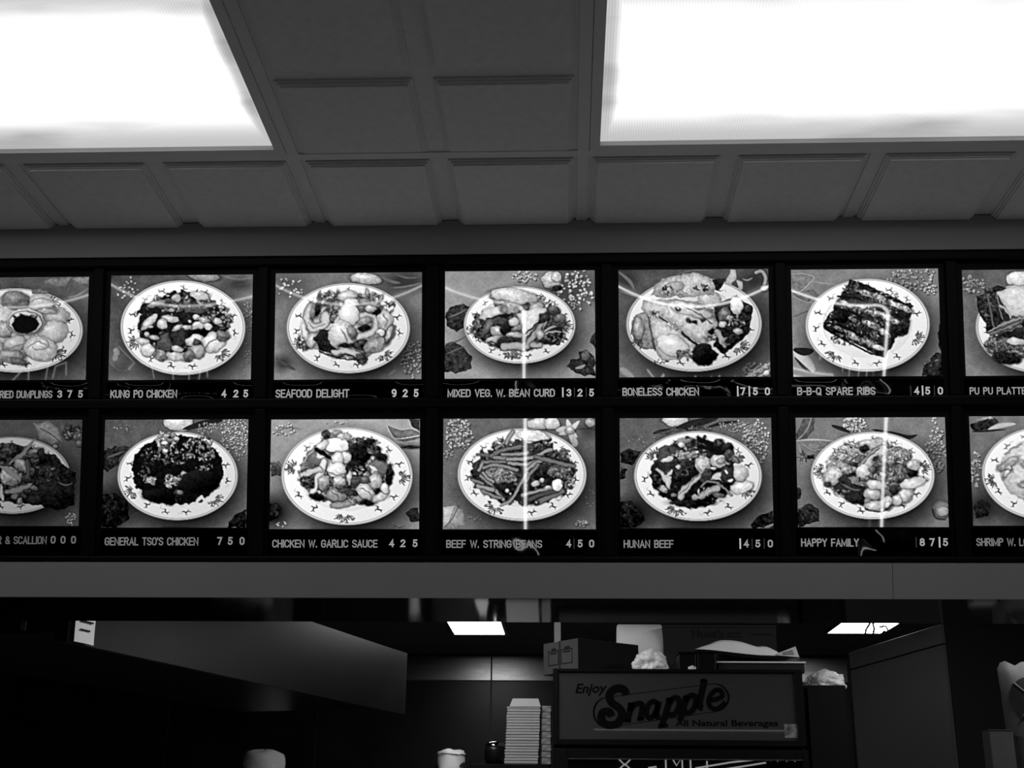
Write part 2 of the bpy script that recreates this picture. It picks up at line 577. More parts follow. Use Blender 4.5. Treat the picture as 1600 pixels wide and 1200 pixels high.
        for t in fans:
            self.fan(cx + 0.79 * rx * math.cos(t), cy + 0.79 * ry * math.sin(t), t, rx * 0.135)

    def run(self, text):
        for ln in text.strip().splitlines():
            ln = ln.strip()
            if not ln:
                continue
            op, v = ln[0], [float(x) for x in ln[1:].split()]
            if op == 'b': self.blob(*v)
            elif op == 'l': self.line(v[0], v[1], v[2:], 0.45)
            elif op == 't': self.line(v[0], v[1], v[2:], 0.2, 0.8)
            elif op == 'p': self.poly(v[0], v[1:], 0.22, 0.06, 6.0, 0.10)
            elif op == 'r': self.poly(v[0], v[1:], 0.35, 0.09, 9.0, 0.10)
            elif op == 's': self.seeds(v[0], v[1], v[2], v[3], int(v[4]), v[5], v[6])
            elif op == 'm': self.mix(v[0], v[1], v[2], v[3], int(v[4]), *v[5:])
            elif op == 'f': self.fan(*v)
            elif op == 'o': self.soft(*v)

    def done(self, gain=1.0, contrast=1.0, stir=0.8):
        self.warp(stir)
        b = self.a
        a = b + 0.55 * (b - _smooth(b, 8))                 # the prints are crisp and contrasty
        a = a * 0.75 + 0.25 * _smooth(a, 1)
        a = (a - 0.45) * contrast + 0.45
        return np.clip(a * gain, 0.0, 1.0)
# (row, column): sketch corners, background, plate, strokes
DISHES = {
(0, 0): dict(q=[(-350, 125), (527, 118), (-385, 752), (500, 750)], bg=(.34, .05, .08), gain=.92,
  pre='''p .52 240 150 300 125 420 122 385 175 320 182
p .55 425 125 527 118 525 160 460 165
l 10 .42 410 160 395 240 480 230
t 14 .55 390 245 450 235 522 190''',
  plate=(75, 447, 412, 258), pk=dict(fans=(0.75, -0.9, 2.4), g=.93),
  post='''b 0 440 300 190 0 .78 .15
b -150 330 110 80 20 .72
b -170 480 110 85 -20 .76
b -70 580 110 70 10 .70
b 75 262 92 58 5 .50 .3 .1 .08
b 120 292 40 26 0 .38
b 232 280 78 58 10 .80 .25 .08 .06
l 6 .62 165 275 230 250 300 270
b 330 362 72 52 0 .76
b 5 440 46 52 0 .72
b 305 456 88 68 -10 .80 .25 .08 .06
b 265 330 60 16 0 .70
b 70 532 74 52 -15 .74 .3 .1 .06
l 9 .55 20 560 80 545 140 520
b 225 560 104 74 10 .84 .28 .08 .07
b 225 535 45 30 0 .90 .1
l 6 .62 150 550 215 515 290 560
b 45 608 86 40 8 .58 .3 .15 .1
b 90 636 50 18 20 .42
p .45 165 195 210 190 280 205 265 225 180 222
b 135 397 114 82 0 .95 .05 0 .01 .05
b 135 400 104 72 0 .55 .1 0 .02
b 135 402 98 68 0 .88 .1 0 .04
m 135 380 80 30 12 7 14 .15 .4
b 132 412 80 57 0 .05 .1 0 .01 0
l 3 .3 60 395 90 362 135 352 180 362 210 395'''),
(0, 1): dict(q=[(665, 118), (1530, 97), (638, 748), (1515, 748)], bg=(.38, .16, .14), gain=1.0,
  pre='''s 770 190 100 80 22 14 .62
b 1230 112 95 30 5 .68 .3 .12
p .62 1140 105 1310 100 1300 135 1230 150
t 16 .55 1360 112 1440 130 1520 118
t 14 .50 1420 165 1480 158 1525 145
o 1440 160 110 50 .16 .7
s 1508 350 40 120 34 12 .66
p .58 672 560 700 548 712 600 690 640 660 650
t 16 .5 650 640 710 690 800 680
o 700 690 90 50 .22 .6
s 1470 600 60 120 16 9 .7''',
  plate=(1100, 430, 384, 290), pk=dict(fans=(0.75, 2.75), g=.95),
  post='''b 1095 405 276 196 0 .10 .2 .12 .05 0
m 1095 275 190 60 90 9 20 .25 .80
m 1310 390 90 90 45 8 20 .2 .8
m 960 420 120 140 40 8 18 .08 .7
m 1080 560 200 60 40 10 22 .2 .8
b 920 430 64 44 -20 .07 .2
b 1190 455 85 52 -10 .05 .2
b 1085 480 60 66 20 .13 .2
b 895 396 68 24 -42 .82
b 1020 378 56 24 8 .78
b 975 410 32 34 30 .82
b 1060 250 30 26 0 .72
b 940 285 60 18 -15 .60
b 1205 410 66 24 -18 .84
b 1068 432 38 16 -22 .76
b 1118 430 30 16 -10 .74
b 1185 365 20 18 0 .82
b 1255 420 32 20 15 .82
b 1312 388 26 20 0 .84
b 1235 382 36 18 10 .66
b 1145 390 12 10 0 .75
b 905 425 14 10 0 .75
b 880 475 14 18 0 .72
p .30 930 540 960 480 1010 455 1040 570 960 575
p .17 1020 470 1100 440 1130 520 1080 580 1040 560
p .32 1110 300 1250 310 1265 335 1120 340
p .10 1140 290 1150 240 1196 192 1180 235 1165 285
b 1180 508 66 36 -8 .90
b 1185 520 26 16 0 .25
b 1290 520 78 58 -30 .92
l 9 .5 1230 570 1270 520 1300 500
b 1190 576 48 42 0 .66 .3 .12 .08
b 855 515 40 22 15 .80
b 885 568 42 38 0 .88
b 920 495 34 18 0 .70
b 965 602 38 30 20 .55 .3 .2 .12
b 1066 560 36 20 15 .80
b 1058 604 68 28 5 .78
b 1140 602 32 32 0 .44
b 1345 478 44 36 20 .42 .3 .2 .1
b 1205 235 60 28 10 .80 .2 .2 .08'''),
(0, 2): dict(q=[(145, 125), (1292, 115), (122, 958), (1283, 955)], bg=(.47, .0, .10), gain=1.0,
  pre='''o 1150 190 240 110 .18 .9
o 260 230 190 140 .30 .8
s 260 230 130 100 24 20 .66
b 850 165 125 44 5 .82 .25 .15
t 26 .40 960 150 1060 190 1120 200
t 20 .36 1080 130 1180 160 1290 150
t 18 .42 1040 240 1160 230 1290 200
t 14 .5 1160 330 1290 290 1290 270
o 190 830 90 80 .16 .8
t 26 .3 140 790 230 850 290 880
o 1210 800 110 180 .30 .7
s 1205 800 95 170 90 22 .62
t 16 .75 1020 925 1060 900 1080 880''',
  plate=(710, 555, 487, 355), pk=dict(fans=(0.80, 2.7), g=.93),
  post='''b 715 545 345 250 0 .72 .2 .12 .08
m 560 320 110 45 50 10 24 .25 .7
m 590 450 70 70 30 9 22 .15 .6
m 860 320 120 40 26 10 24 .3 .8
m 1020 390 60 50 26 9 20 .2 .6
m 370 650 60 60 30 9 22 .2 .7
b 465 410 30 60 0 .10 .1
l 66 .84 420 390 388 470 430 550 510 535 535 455
b 430 430 20 55 5 .52
l 8 .58 400 520 450 555 520 520
b 375 600 26 90 -15 .88
b 425 650 40 60 20 .80
b 700 310 80 48 -5 .84
b 735 352 66 36 0 .93
b 830 400 62 34 0 .38 .3 .2 .1
b 840 350 40 26 20 .52
b 935 430 30 46 10 .07 .1
b 890 400 44 30 0 .78
l 56 .80 780 480 860 455 930 505 900 585 790 625
b 840 498 62 30 -10 .58
b 838 556 50 22 -10 .07 .1
b 1000 500 60 82 10 .76 .25
l 10 .55 985 450 1010 500 1000 540
b 715 452 80 84 0 .92 .16 .02 .03
b 460 640 30 24 0 .06
p .10 475 575 560 568 605 690 592 765 470 722 455 640
b 660 612 106 112 0 .84 .25 .12 .07
t 14 .5 650 560 690 620 700 680
t 14 .55 690 550 740 610 760 660
b 740 590 30 46 -20 .55
b 720 690 90 18 -5 .10 .1
l 50 .78 600 745 690 735 770 760 810 790
l 10 .12 610 785 700 765 770 795
b 818 792 46 50 0 .22 .3 .25 .14
b 820 690 60 40 0 .18 .3 .3 .12
b 935 685 108 54 -18 .60 .28 .12 .10
b 1042 596 34 74 18 .40
b 1030 600 20 66 20 .72
b 970 590 36 24 0 .88
l 12 .12 480 740 560 770 740 800 800 805'''),
(0, 3): dict(q=[(125, 108), (1298, 100), (115, 952), (1303, 945)], bg=(.56, -.06, .04), gain=.97,
  pre='''o 1130 230 270 230 .28 1.0
s 1150 260 170 180 110 22 .72
s 750 150 110 50 40 20 .72
b 960 180 76 74 0 .80 .25 .25 .1
b 1000 150 40 40 0 .86
b 1000 240 40 20 0 .10
r .20 130 440 170 385 270 370 335 385 290 470 280 540 210 585 140 540
t 14 .45 150 470 230 440 300 400
r .22 115 690 180 665 260 700 330 780 330 880 200 905 115 890
t 12 .4 130 760 220 720 280 700
t 10 .35 115 680 200 665 285 620
r .20 1075 860 1110 800 1180 790 1170 745 1220 730 1290 770 1300 930 1160 915
t 26 .60 1145 870 1190 860 1220 845
b 1225 775 36 40 0 .42 .3 .25 .1
r .20 1270 640 1300 580 1303 720 1275 690''',
  plate=(708, 530, 440, 305), pk=dict(fans=(2.95, 0.05), g=.95),
  post='''b 700 540 335 190 0 .30 .2 .2 .14
m 650 580 300 130 80 10 26 .06 .7
m 540 320 90 40 26 9 24 .35 .8
m 900 350 70 60 26 9 20 .15 .7
m 400 570 60 70 26 10 22 .06 .5
b 660 300 180 56 8 .86 .15 .12
l 9 .5 500 330 620 340 760 390
p .88 392 470 440 400 570 378 604 430 530 452 430 492
b 560 470 80 18 -15 .12 .1
b 640 400 80 44 0 .62 .3 .25 .14
b 840 390 60 34 -10 .70
p .90 690 440 800 400 920 395 925 430 850 510 760 630 720 560
b 460 560 44 80 25 .38 .25
l 10 .08 520 500 470 580 430 620
b 540 585 70 44 20 .72 .35 .2 .1
b 560 500 60 28 0 .30
b 600 572 50 38 0 .06 .1
b 662 508 46 34 -15 .82
b 690 555 44 24 -30 .55
b 500 640 70 24 -10 .76
b 660 610 70 24 0 .72
b 640 650 90 22 5 .18 .1
b 545 690 40 26 0 .06
l 58 .72 575 700 650 698 745 700
l 14 .35 580 735 650 732 740 735
l 44 .66 765 700 830 600 890 510
l 10 .06 750 610 820 540 890 470
l 42 .70 800 690 870 688
b 980 418 46 36 10 .34
b 1022 482 48 38 0 .42
b 900 470 40 50 30 .20
b 960 610 100 64 -15 .12 .1 .25
t 16 .70 880 620 930 560 1000 545
t 16 .66 860 640 940 590 1040 590
t 14 .60 900 560 910 520 925 500
b 870 605 34 40 30 .70
m 980 640 90 50 26 8 18 .1 .6
m 640 770 100 24 26 8 16 .25 .6'''),
(0, 4): dict(q=[(135, 95), (1310, 90), (140, 940), (1330, 935)], bg=(.35, .02, .12), gain=.95,
  pre='''o 190 170 120 100 .16 .7
t 30 .45 135 110 220 180 260 250
t 12 .5 140 260 230 290 300 320
t 10 .45 600 130 720 100 860 100
o 1200 180 130 90 .16 .8
t 16 .55 1110 170 1150 180 1190 160
l 30 .66 1215 120 1260 110 1290 160 1280 220
b 1280 245 30 24 0 .72
t 60 .62 150 870 190 900 250 935
s 1210 880 120 60 60 22 .66
b 1300 905 26 22 0 .82''',
  plate=(728, 525, 535, 372), pk=dict(fans=(0.62,), g=.93, skip=(3.6, 4.2, 4.8, 2.9, 2.4)),
  post='''p .10 870 175 980 165 960 210 920 270 890 250
p .78 970 205 1020 95 1060 100 1065 180 1020 215
p .74 1060 180 1110 190 1112 250 1080 260
b 850 330 80 60 0 .80
r .10 880 400 960 335 1060 320 1190 385 1165 600 1080 660 980 760 880 700 910 590
r .82 385 300 420 220 490 165 610 130 760 118 850 160 897 230 885 290 700 310 450 310
b 560 240 90 40 -20 .74 .2 .25 .08
m 525 260 50 36 14 7 14 .10 .45
m 780 240 70 24 16 7 14 .08 .35
m 640 280 120 20 12 8 16 .55 .9
r .84 310 400 330 335 560 330 800 350 890 430 912 540 860 590 815 690 745 670 600 570 470 470 360 460
b 700 410 170 50 15 .86 .15 .15
r .60 232 560 250 470 330 425 392 460 400 580 425 720 330 720 255 660
b 290 560 40 90 0 .70 .3 .2 .1
m 300 680 70 30 14 8 16 .2 .5
r .84 378 490 440 455 510 490 610 570 755 690 720 770 600 805 470 805 425 720 390 600
b 560 690 130 80 20 .90 .15 .15 .05
m 660 760 70 40 16 8 20 .3 .6
l 16 .10 640 590 700 650 760 695
l 12 .18 410 430 460 470 530 520
l 10 .25 375 470 395 600 425 730
m 440 440 60 24 14 8 16 .3 .9
m 570 540 60 30 12 8 16 .6 .95
b 605 400 20 16 0 .16
b 606 396 10 7 0 .8
b 690 497 24 14 20 .18
b 735 507 20 18 30 .10
b 800 490 20 16 0 .22
b 770 390 36 20 0 .55 .4
b 870 580 26 22 0 .08
l 10 .40 640 380 760 440 870 520
b 965 455 46 64 20 .42
b 955 525 34 26 0 .85
b 1065 380 54 70 -8 .92 .15
b 1150 410 34 34 0 .15 .2 .3 .1
m 1060 500 70 50 22 8 20 .15 .85
b 1075 582 46 28 10 .74
l 48 .70 915 590 945 640 970 690
b 990 660 30 34 0 .80
b 988 662 16 18 0 .25
m 870 640 50 30 16 8 18 .1 .85
b 1040 640 60 30 -20 .14
b 805 765 98 84 10 .05 .1 .22 .05
m 470 815 60 14 8 6 12 .1 .3'''),
(0, 5): dict(q=[(115, 75), (1062, 75), (132, 765), (1090, 765)], bg=(.50, .02, .06), gain=1.0,
  pre='''p .50 120 110 200 105 268 125 240 165 200 210 130 215
l 7 .75 125 215 170 220 230 170 268 125
l 7 .68 120 105 200 102 268 125
t 10 .62 250 150 330 165 420 170
p .40 130 225 260 205 290 240 220 290 150 260
l 6 .7 260 290 200 280 140 250
l 5 .35 135 380 220 345 300 330
s 900 150 180 85 95 18 .70
o 900 150 190 100 .25 .3
s 1000 220 60 30 24 14 .7
t 80 .84 140 600 200 660 265 725
t 20 .2 140 640 200 705 250 740
t 50 .14 135 590 200 605 260 600
r .14 1070 430 1090 400 1095 620 1065 560
r .18 975 700 1010 660 1060 620 1092 620 1092 765 960 765
s 1010 670 60 40 14 12 .6''',
  stir=.4, plate=(610, 436, 402, 300), pk=dict(fans=(0.35, 2.25), g=.96),
  post='''r .13 490 140 600 172 905 315 900 360 800 525 722 645 640 615 330 455 322 425 390 330 430 250
m 520 200 60 40 30 8 18 .08 .40
b 610 235 70 18 22 .62 .4 .4 .25
b 690 265 60 22 25 .70 .4 .45 .25
b 800 310 75 20 24 .66 .4 .4 .25
b 860 335 40 18 24 .55 .4 .4 .25
m 700 265 130 40 44 5 13 .10 .75
b 480 300 60 16 24 .50 .4 .4 .25
b 590 335 80 22 24 .68 .4 .4 .25
b 720 380 80 20 26 .70 .4 .4 .25
b 800 420 45 18 26 .55 .4 .4 .25
m 620 345 210 36 80 5 12 .10 .75
l 14 .06 420 250 540 265 660 320 850 400
l 14 .06 395 325 500 350 640 420 780 480
b 430 380 60 40 10 .07 .2 .2
b 520 400 50 16 30 .46 .4 .4 .25
b 640 435 80 22 28 .66 .4 .4 .25
b 720 490 50 20 30 .62 .4 .4 .25
m 610 430 170 36 60 5 12 .10 .7
l 14 .06 340 420 450 440 570 500 730 570
b 440 465 50 14 30 .44 .4 .4 .25
b 530 510 80 20 30 .62 .4 .4 .25
b 640 560 70 20 30 .62 .4 .4 .25
m 560 520 190 46 90 5 12 .10 .72
b 680 580 40 16 20 .8 .3 .3 .1
l 12 .04 335 455 480 540 620 612 720 640
m 380 400 40 40 16 5 12 .08 .8
b 840 450 40 60 30 .10 .2 .3 .1'''),
(0, 6): dict(q=[(1215, 80), (2193, 85), (1245, 762), (2230, 765)], bg=(.46, .1, .16), gain=.97,
  pre='''s 1290 170 80 70 40 20 .66
o 1290 170 90 80 .26 .4''',
  plate=(1740, 446, 436, 305), pk=dict(fans=(1.2,), g=.93),
  post='''b 1740 430 340 220 0 .25 .2 .2 .1
m 1800 430 260 180 120 12 40 .1 .7
r .16 1300 250 1380 215 1450 180 1520 205 1590 420 1580 480 1390 480 1340 380
m 1400 320 60 120 50 6 15 .08 .45
l 12 .4 1380 240 1400 340 1420 460
l 9 .5 1440 240 1460 330 1480 400
b 1575 140 72 48 0 .92 .2
p .88 1440 225 1520 190 1620 195 1720 250 1650 390 1520 380
l 14 .75 1460 310 1500 350 1530 390
p .50 1375 480 1480 420 1590 380 1610 400 1590 450 1400 510
l 7 .15 1380 490 1480 450 1590 410
l 7 .75 1390 480 1480 430 1590 395
l 7 .2 1400 505 1500 470 1600 430
p .10 1400 520 1600 450 1620 520 1500 540
b 1455 570 94 58 5 .34 .3 .25 .2
m 1450 570 80 50 40 6 14 .1 .65
b 1570 545 60 26 10 .82
b 1575 620 90 44 -15 .34 .3 .25 .2
m 1560 620 90 40 34 6 14 .1 .7
b 1500 650 90 40 10 .10 .2 .2'''),
(1, 0): dict(q=[(-387, 100), (483, 97), (-420, 755), (460, 750)], bg=(.36, -.02, -.04), gain=.66,
  pre='''p .66 190 120 290 108 340 150 365 240 300 250 230 215 210 170
l 5 .35 230 150 300 190 350 235
t 40 .5 360 120 380 180 440 170
m 420 180 50 60 26 10 22 .25 .6
b 320 262 16 12 0 .8
b 465 245 24 22 0 .55
s 415 710 40 40 22 14 .7''',
  plate=(60, 440, 352, 238), pk=dict(fans=(2.6,), g=.94),
  post='''r .14 -280 420 -150 260 60 240 180 270 320 320 450 440 420 560 330 650 200 620 60 610 -150 600
m 40 420 280 160 120 12 34 .12 .62
b 40 280 60 36 10 .30 .3 .3 .2
t 26 .62 40 370 120 310 200 215
b 130 380 60 40 20 .66 .3 .25 .15
b 50 450 66 60 0 .72 .3 .3 .18
t 34 .66 -10 380 60 430 100 460
l 22 .40 150 460 160 400 150 350
t 30 .62 20 545 100 530 180 490
r .06 300 350 200 380 240 300 310 340
b 330 560 112 84 20 .10 .2 .2 .06
b 260 440 50 46 0 .22 .3 .3 .2
t 10 .45 330 480 380 500 420 490
b 110 600 18 20 0 .6 .3
b 200 590 40 26 0 .16
t 26 .85 -10 500 -2 560 5 600
r .05 330 440 440 420 445 450 350 470'''),
(1, 1): dict(q=[(617, 97), (1500, 95), (608, 760), (1488, 757)], bg=(.38, .14, .06), gain=.97,
  pre='''o 660 640 170 150 .03 1.0
b 1070 118 92 48 5 .88 .2
t 40 .14 1100 155 1230 120 1340 100
s 1420 210 100 150 190 13 .68
s 1250 150 90 40 50 11 .6
r .13 608 290 680 255 770 265 720 320 700 380 640 420 608 400
t 14 .35 630 330 690 310 740 290
r .05 608 560 690 550 760 600 780 700 700 760 608 760
l 5 .4 790 690 820 670 850 700 820 715 790 695
r .07 1375 730 1410 690 1490 640 1490 760 1380 757
s 740 160 100 40 12 9 .55''',
  plate=(1068, 442, 370, 272), pk=dict(fans=(0.72, 2.7), g=.92),
  post='''b 1062 405 280 216 0 .045 .1 .10 .03 0
m 1000 210 60 30 22 8 20 .3 .85
m 990 240 70 50 46 7 17 .35 .95
m 1030 320 110 60 60 6 14 .12 .8
m 900 320 60 60 26 6 14 .15 .5
m 1190 240 90 40 40 6 15 .2 .75
m 1210 310 90 40 46 5 13 .3 .85
m 1230 390 60 24 16 5 12 .3 .7
m 860 420 40 30 14 6 13 .2 .55
b 905 472 32 22 40 .62 .3 .3 .2
m 900 470 40 26 14 5 12 .4 .9
m 1040 470 60 40 46 5 14 .35 .95
b 1105 435 22 18 0 .7
b 1080 545 24 16 0 .45 .4
m 1060 570 50 30 12 6 12 .1 .4
b 990 285 18 10 0 .95
b 1060 215 18 14 0 .8
t 20 .05 1090 200 1088 250 1080 300
b 1200 480 120 70 0 .05 .1 .2 .02
b 950 570 110 40 10 .03 .1 .2 .02
b 985 240 22 12 0 .98'''),
(1, 2): dict(q=[(103, 118), (1225, 115), (82, 943), (1213, 945)], bg=(.56, .06, -.08), gain=1.02,
  pre='''s 190 190 110 60 34 16 .72
s 600 140 100 14 10 12 .7
t 7 .35 110 230 220 180 330 190
p .45 975 160 1080 200 1160 190 1222 215 1222 260 1100 290 1030 260
l 10 .85 975 160 1000 220 1050 265 1220 240
l 8 .8 980 155 1080 190 1220 180
p .20 1140 118 1222 116 1222 205 1180 180
l 8 .8 1140 120 1165 180 1220 210
p .55 1050 300 1220 285 1215 315 1100 320
b 1150 328 70 12 0 .15
r .30 92 440 150 435 180 470 175 540 95 545
l 6 .6 95 440 150 445 178 480
o 120 820 160 160 .08 1.0
r .07 85 740 150 750 185 800 150 860 85 880
r .18 1110 830 1150 790 1215 785 1215 890 1160 890
s 200 910 80 20 12 14 .6
s 1060 915 60 16 10 14 .6''',
  plate=(672, 545, 497, 370), pk=dict(fans=(3.35, 0.05, 1.62), g=.95),
  post='''b 660 510 330 255 0 .45 .2 .2 .2
m 660 530 300 220 130 12 32 .08 .9
m 820 290 90 40 34 9 20 .15 .7
b 520 232 36 36 0 .22 .3 .35 .15
b 590 230 44 34 0 .50 .3 .3 .15
b 650 250 50 30 0 .75 .2 .3 .12
b 590 312 98 52 0 .98 .1 .12
b 480 320 60 30 -40 .86
b 770 372 92 74 10 .06 .1 .2 .06
b 830 300 58 34 -15 .10 .1 .3 .08
b 880 350 50 40 0 .30 .3 .3 .2
p .42 360 430 400 370 470 365 520 400 470 470 400 490
p .92 450 370 520 395 500 420 450 405
l 9 .85 345 440 390 380 440 350
l 30 .06 450 350 510 385 560 415
b 600 375 26 16 0 .1
b 660 405 48 44 20 .82
b 600 420 44 60 10 .90
b 595 500 70 60 0 .92 .2 .2 .08
l 12 .55 540 520 600 540 650 530
l 50 .90 500 440 460 550 420 660
l 42 .80 335 540 400 515 470 495
b 370 590 60 44 20 .25 .3 .3 .25
b 500 590 44 60 0 .66 .3 .2 .1
l 12 .35 470 680 530 620 560 600
b 440 700 60 26 10 .05
b 740 490 84 66 -20 .07 .1 .25 .1
m 740 500 60 40 18 6 14 .3 .9
b 740 590 56 46 0 .30 .3 .2 .1
b 690 560 16 60 5 .75
b 610 590 50 40 0 .70 .3 .3 .15
p .44 840 440 930 420 980 460 960 530 890 530 850 500
p .88 832 460 850 455 900 520 860 520
b 930 400 50 30 10 .10
b 992 540 28 90 5 .06 .1 .2
b 880 590 54 64 10 .72 .3 .2 .12
b 910 650 20 16 0 .12
b 810 580 40 34 0 .35
b 592 690 78 50 10 .60 .3 .06 .06
l 8 .36 560 670 600 690 610 730
b 680 665 80 26 10 .22 .3 .2 .1
l 52 .62 580 765 680 750 780 710
m 700 745 80 30 22 7 16 .2 .85
b 812 668 76 54 28 .80 .3 .08 .06
l 8 .45 770 640 820 660 860 700
b 925 700 60 30 -25 .78 .3 .2 .1
b 820 745 60 18 5 .08
b 960 640 34 40 0 .85'''),
(1, 3): dict(q=[(103, 112), (1250, 108), (100, 947), (1252, 945)], bg=(.38, -.02, .04), gain=1.0,
  pre='''s 215 230 115 140 150 22 .60
s 150 390 50 40 16 16 .5
b 830 150 80 46 0 .84 .2 .25
b 930 150 60 46 0 .85 .2 .25
t 60 .82 960 200 1040 200 1110 250
t 46 .86 1040 120 1060 190 1080 300
t 46 .86 980 230 1060 200 1130 130
b 1060 200 36 30 0 .75 .3 .3 .1
t 44 .8 1090 250 1100 300 1080 310
l 9 .25 1130 190 1190 190 1250 195
o 1200 200 80 80 .16 .6
b 1215 140 40 34 0 .66 .3 .2
p .78 105 780 190 770 160 900 105 945
p .62 190 765 250 800 270 910 190 945 130 935
l 6 .35 110 930 170 870 220 770
s 1140 900 60 24 20 18 .62
s 340 860 60 30 10 12 .6
s 1210 700 40 100 8 10 .7''',
  stir=.45, plate=(697, 535, 488, 350), pk=dict(fans=(2.1,), g=.93),
  post='''b 700 520 372 240 0 .17 .2 .2 .1
m 700 520 350 220 130 10 26 .05 .5
m 560 300 90 30 26 8 20 .2 .7
m 870 300 90 26 30 8 20 .06 .5
m 1000 380 70 40 26 8 20 .1 .5
b 540 540 118 66 12 .50 .3 .2 .2
m 540 540 100 50 60 6 14 .2 .85
b 590 640 90 40 10 .08
b 830 510 70 60 0 .13 .2 .3 .1
b 980 520 96 56 5 .34 .3 .2 .2
m 990 520 80 50 36 7 16 .15 .65
l 24 .40 360 385 450 390 500 380
l 28 .52 470 395 560 350 680 330
l 24 .46 490 370 600 340 690 320
l 28 .58 550 385 650 385 740 368
l 28 .55 490 405 560 412 690 412
l 28 .62 590 420 750 408 920 345
l 24 .50 400 440 500 440 570 440
l 28 .60 600 450 740 455 860 412
l 28 .62 735 500 800 450 870 420
l 30 .46 800 400 940 440 1090 470
l 26 .56 410 485 500 462 660 500
l 26 .50 730 580 760 530 820 460
l 24 .58 540 768 620 720 690 600 740 520
l 24 .55 385 545 430 580 475 620
l 26 .58 480 635 520 680 560 728
l 24 .5 320 575 360 590 400 605
l 32 .62 365 622 430 640 480 650
l 28 .52 400 660 470 690 530 710
l 26 .60 700 690 850 650 950 635
l 40 .44 805 752 900 705 1000 662
l 34 .30 760 720 860 680 960 655
b 808 748 20 18 0 .25
b 808 748 9 8 0 .7
l 28 .62 580 300 600 255 630 212
l 20 .55 500 335 540 310 560 290
l 26 .60 405 520 440 560 480 590
l 24 .6 370 500 385 480 400 455
b 965 612 38 42 0 .97 .1
b 800 600 38 24 -20 .80
b 850 580 16 20 0 .7
b 585 655 15 20 0 .85
b 610 680 9 9 0 .7
b 895 630 30 12 -15 .75
m 1050 600 50 50 22 8 18 .2 .6
b 780 240 120 40 5 .93 .1 .2'''),
(1, 4): dict(q=[(138, 108), (1283, 105), (145, 940), (1298, 937)], bg=(.38, .06, .05), gain=.99,
  pre='''b 560 120 100 50 5 .86 .2
t 60 .15 560 190 700 150 880 108
t 26 .14 390 225 460 205 640 180
p .34 400 220 560 185 640 190 500 230
t 24 .14 800 180 900 150 1050 130
m 720 190 120 20 20 8 20 .15 .5
s 1170 300 110 190 200 18 .66
s 1000 170 140 50 60 14 .6
r .11 138 380 200 340 300 360 270 420 240 470 150 450
r .12 140 480 190 490 180 560 145 570
o 230 840 180 150 .04 1.0
r .05 145 740 230 730 300 810 330 880 240 940 145 940
r .09 1130 910 1170 850 1298 800 1298 937 1140 937
t 20 .5 1230 930 1270 920 1298 905
s 320 300 150 60 18 9 .55''',
  plate=(730, 545, 484, 340), pk=dict(fans=(2.0, 3.75, 0.42), g=.93),
  post='''b 700 515 322 255 0 .10 .2 .15 .06
m 700 340 150 60 60 9 24 .15 .85
m 560 560 120 120 40 8 18 .05 .4
p .28 425 400 440 335 480 305 590 345 540 400 520 500 450 475
p .20 430 450 520 460 540 500 500 510
b 620 285 70 24 -10 .60 .3 .3 .1
b 610 305 30 22 0 .84
b 640 490 118 100 10 .14 .3 .2 .12
m 640 480 100 90 40 6 14 .08 .45
b 575 470 20 14 0 .75
b 500 420 48 20 -18 .86
b 640 390 90 26 0 .66 .3 .35 .2
m 650 385 110 36 34 7 16 .3 .95
p .82 400 480 430 480 480 530 535 560 520 640 490 625 440 530
t 24 .8 490 560 515 530 525 500
b 460 640 50 26 30 .60 .3 .3 .2
b 420 580 34 44 0 .15 .3 .3 .2
l 52 .76 595 705 650 625 735 545
l 8 .45 600 690 660 615 730 540
l 30 .06 590 620 650 580 720 520
b 550 690 26 16 0 .45
l 50 .70 710 715 790 675 875 635
m 720 715 40 34 22 6 14 .3 .9
m 790 670 60 30 12 6 12 .5 .9
b 770 460 60 66 0 .76 .3 .3 .14
b 890 432 72 46 8 .82 .3 .12 .06
b 905 432 30 20 0 .62
b 962 438 22 30 0 .78
b 850 490 26 12 0 .8
b 790 550 44 60 10 .22
p .82 825 570 860 530 912 505 920 598 880 580
b 960 540 60 70 0 .20 .2 .3 .05
b 940 515 14 18 0 .85
b 975 582 20 12 0 .85
l 18 .50 755 630 790 590 850 590 920 630 985 692
b 890 690 46 20 10 .35
b 1050 530 58 62 -10 .80 .2 .15 .06
b 1065 630 84 40 -12 .90 .2
l 32 .06 738 265 800 300 890 345
l 24 .06 740 320 820 345 900 370
b 890 290 34 26 0 .12 .3 .4 .2
b 960 340 50 40 20 .10 .2 .3 .06
b 970 400 40 50 -20 .24
m 1020 410 50 30 20 8 18 .1 .8
b 680 750 160 26 0 .06 .1 .15'''),
(1, 5): dict(q=[(148, 90), (1107, 85), (160, 797), (1135, 792)], bg=(.44, .02, -.02), gain=1.0,
  pre='''p .34 150 200 200 100 270 90 265 170 210 230 155 240
l 6 .7 155 240 220 170 250 90
t 14 .72 150 240 260 232 390 240
p .5 190 260 300 240 380 255 300 310 230 290
l 5 .72 190 260 260 300 330 290
t 10 .6 160 250 190 330 240 340
m 190 350 40 40 12 8 16 .25 .6
r .12 215 330 270 335 275 360 220 355
t 26 .14 380 140 440 160 500 185
t 30 .14 640 165 760 190 870 215 930 200
s 530 130 90 55 70 17 .74
s 1050 300 80 170 110 18 .64
s 1045 105 24 20 6 16 .75
o 1030 330 110 160 .25 .3
b 1085 680 58 62 0 .62 .3 .1 .06
b 1090 690 44 34 0 .78 .3
l 8 .2 1030 680 1050 730 1110 745
r .14 160 680 230 650 300 680 300 760 160 797
r .10 150 540 180 560 180 610 155 620''',
  plate=(643, 462, 400, 283), pk=dict(fans=(3.25, -0.2), g=.95),
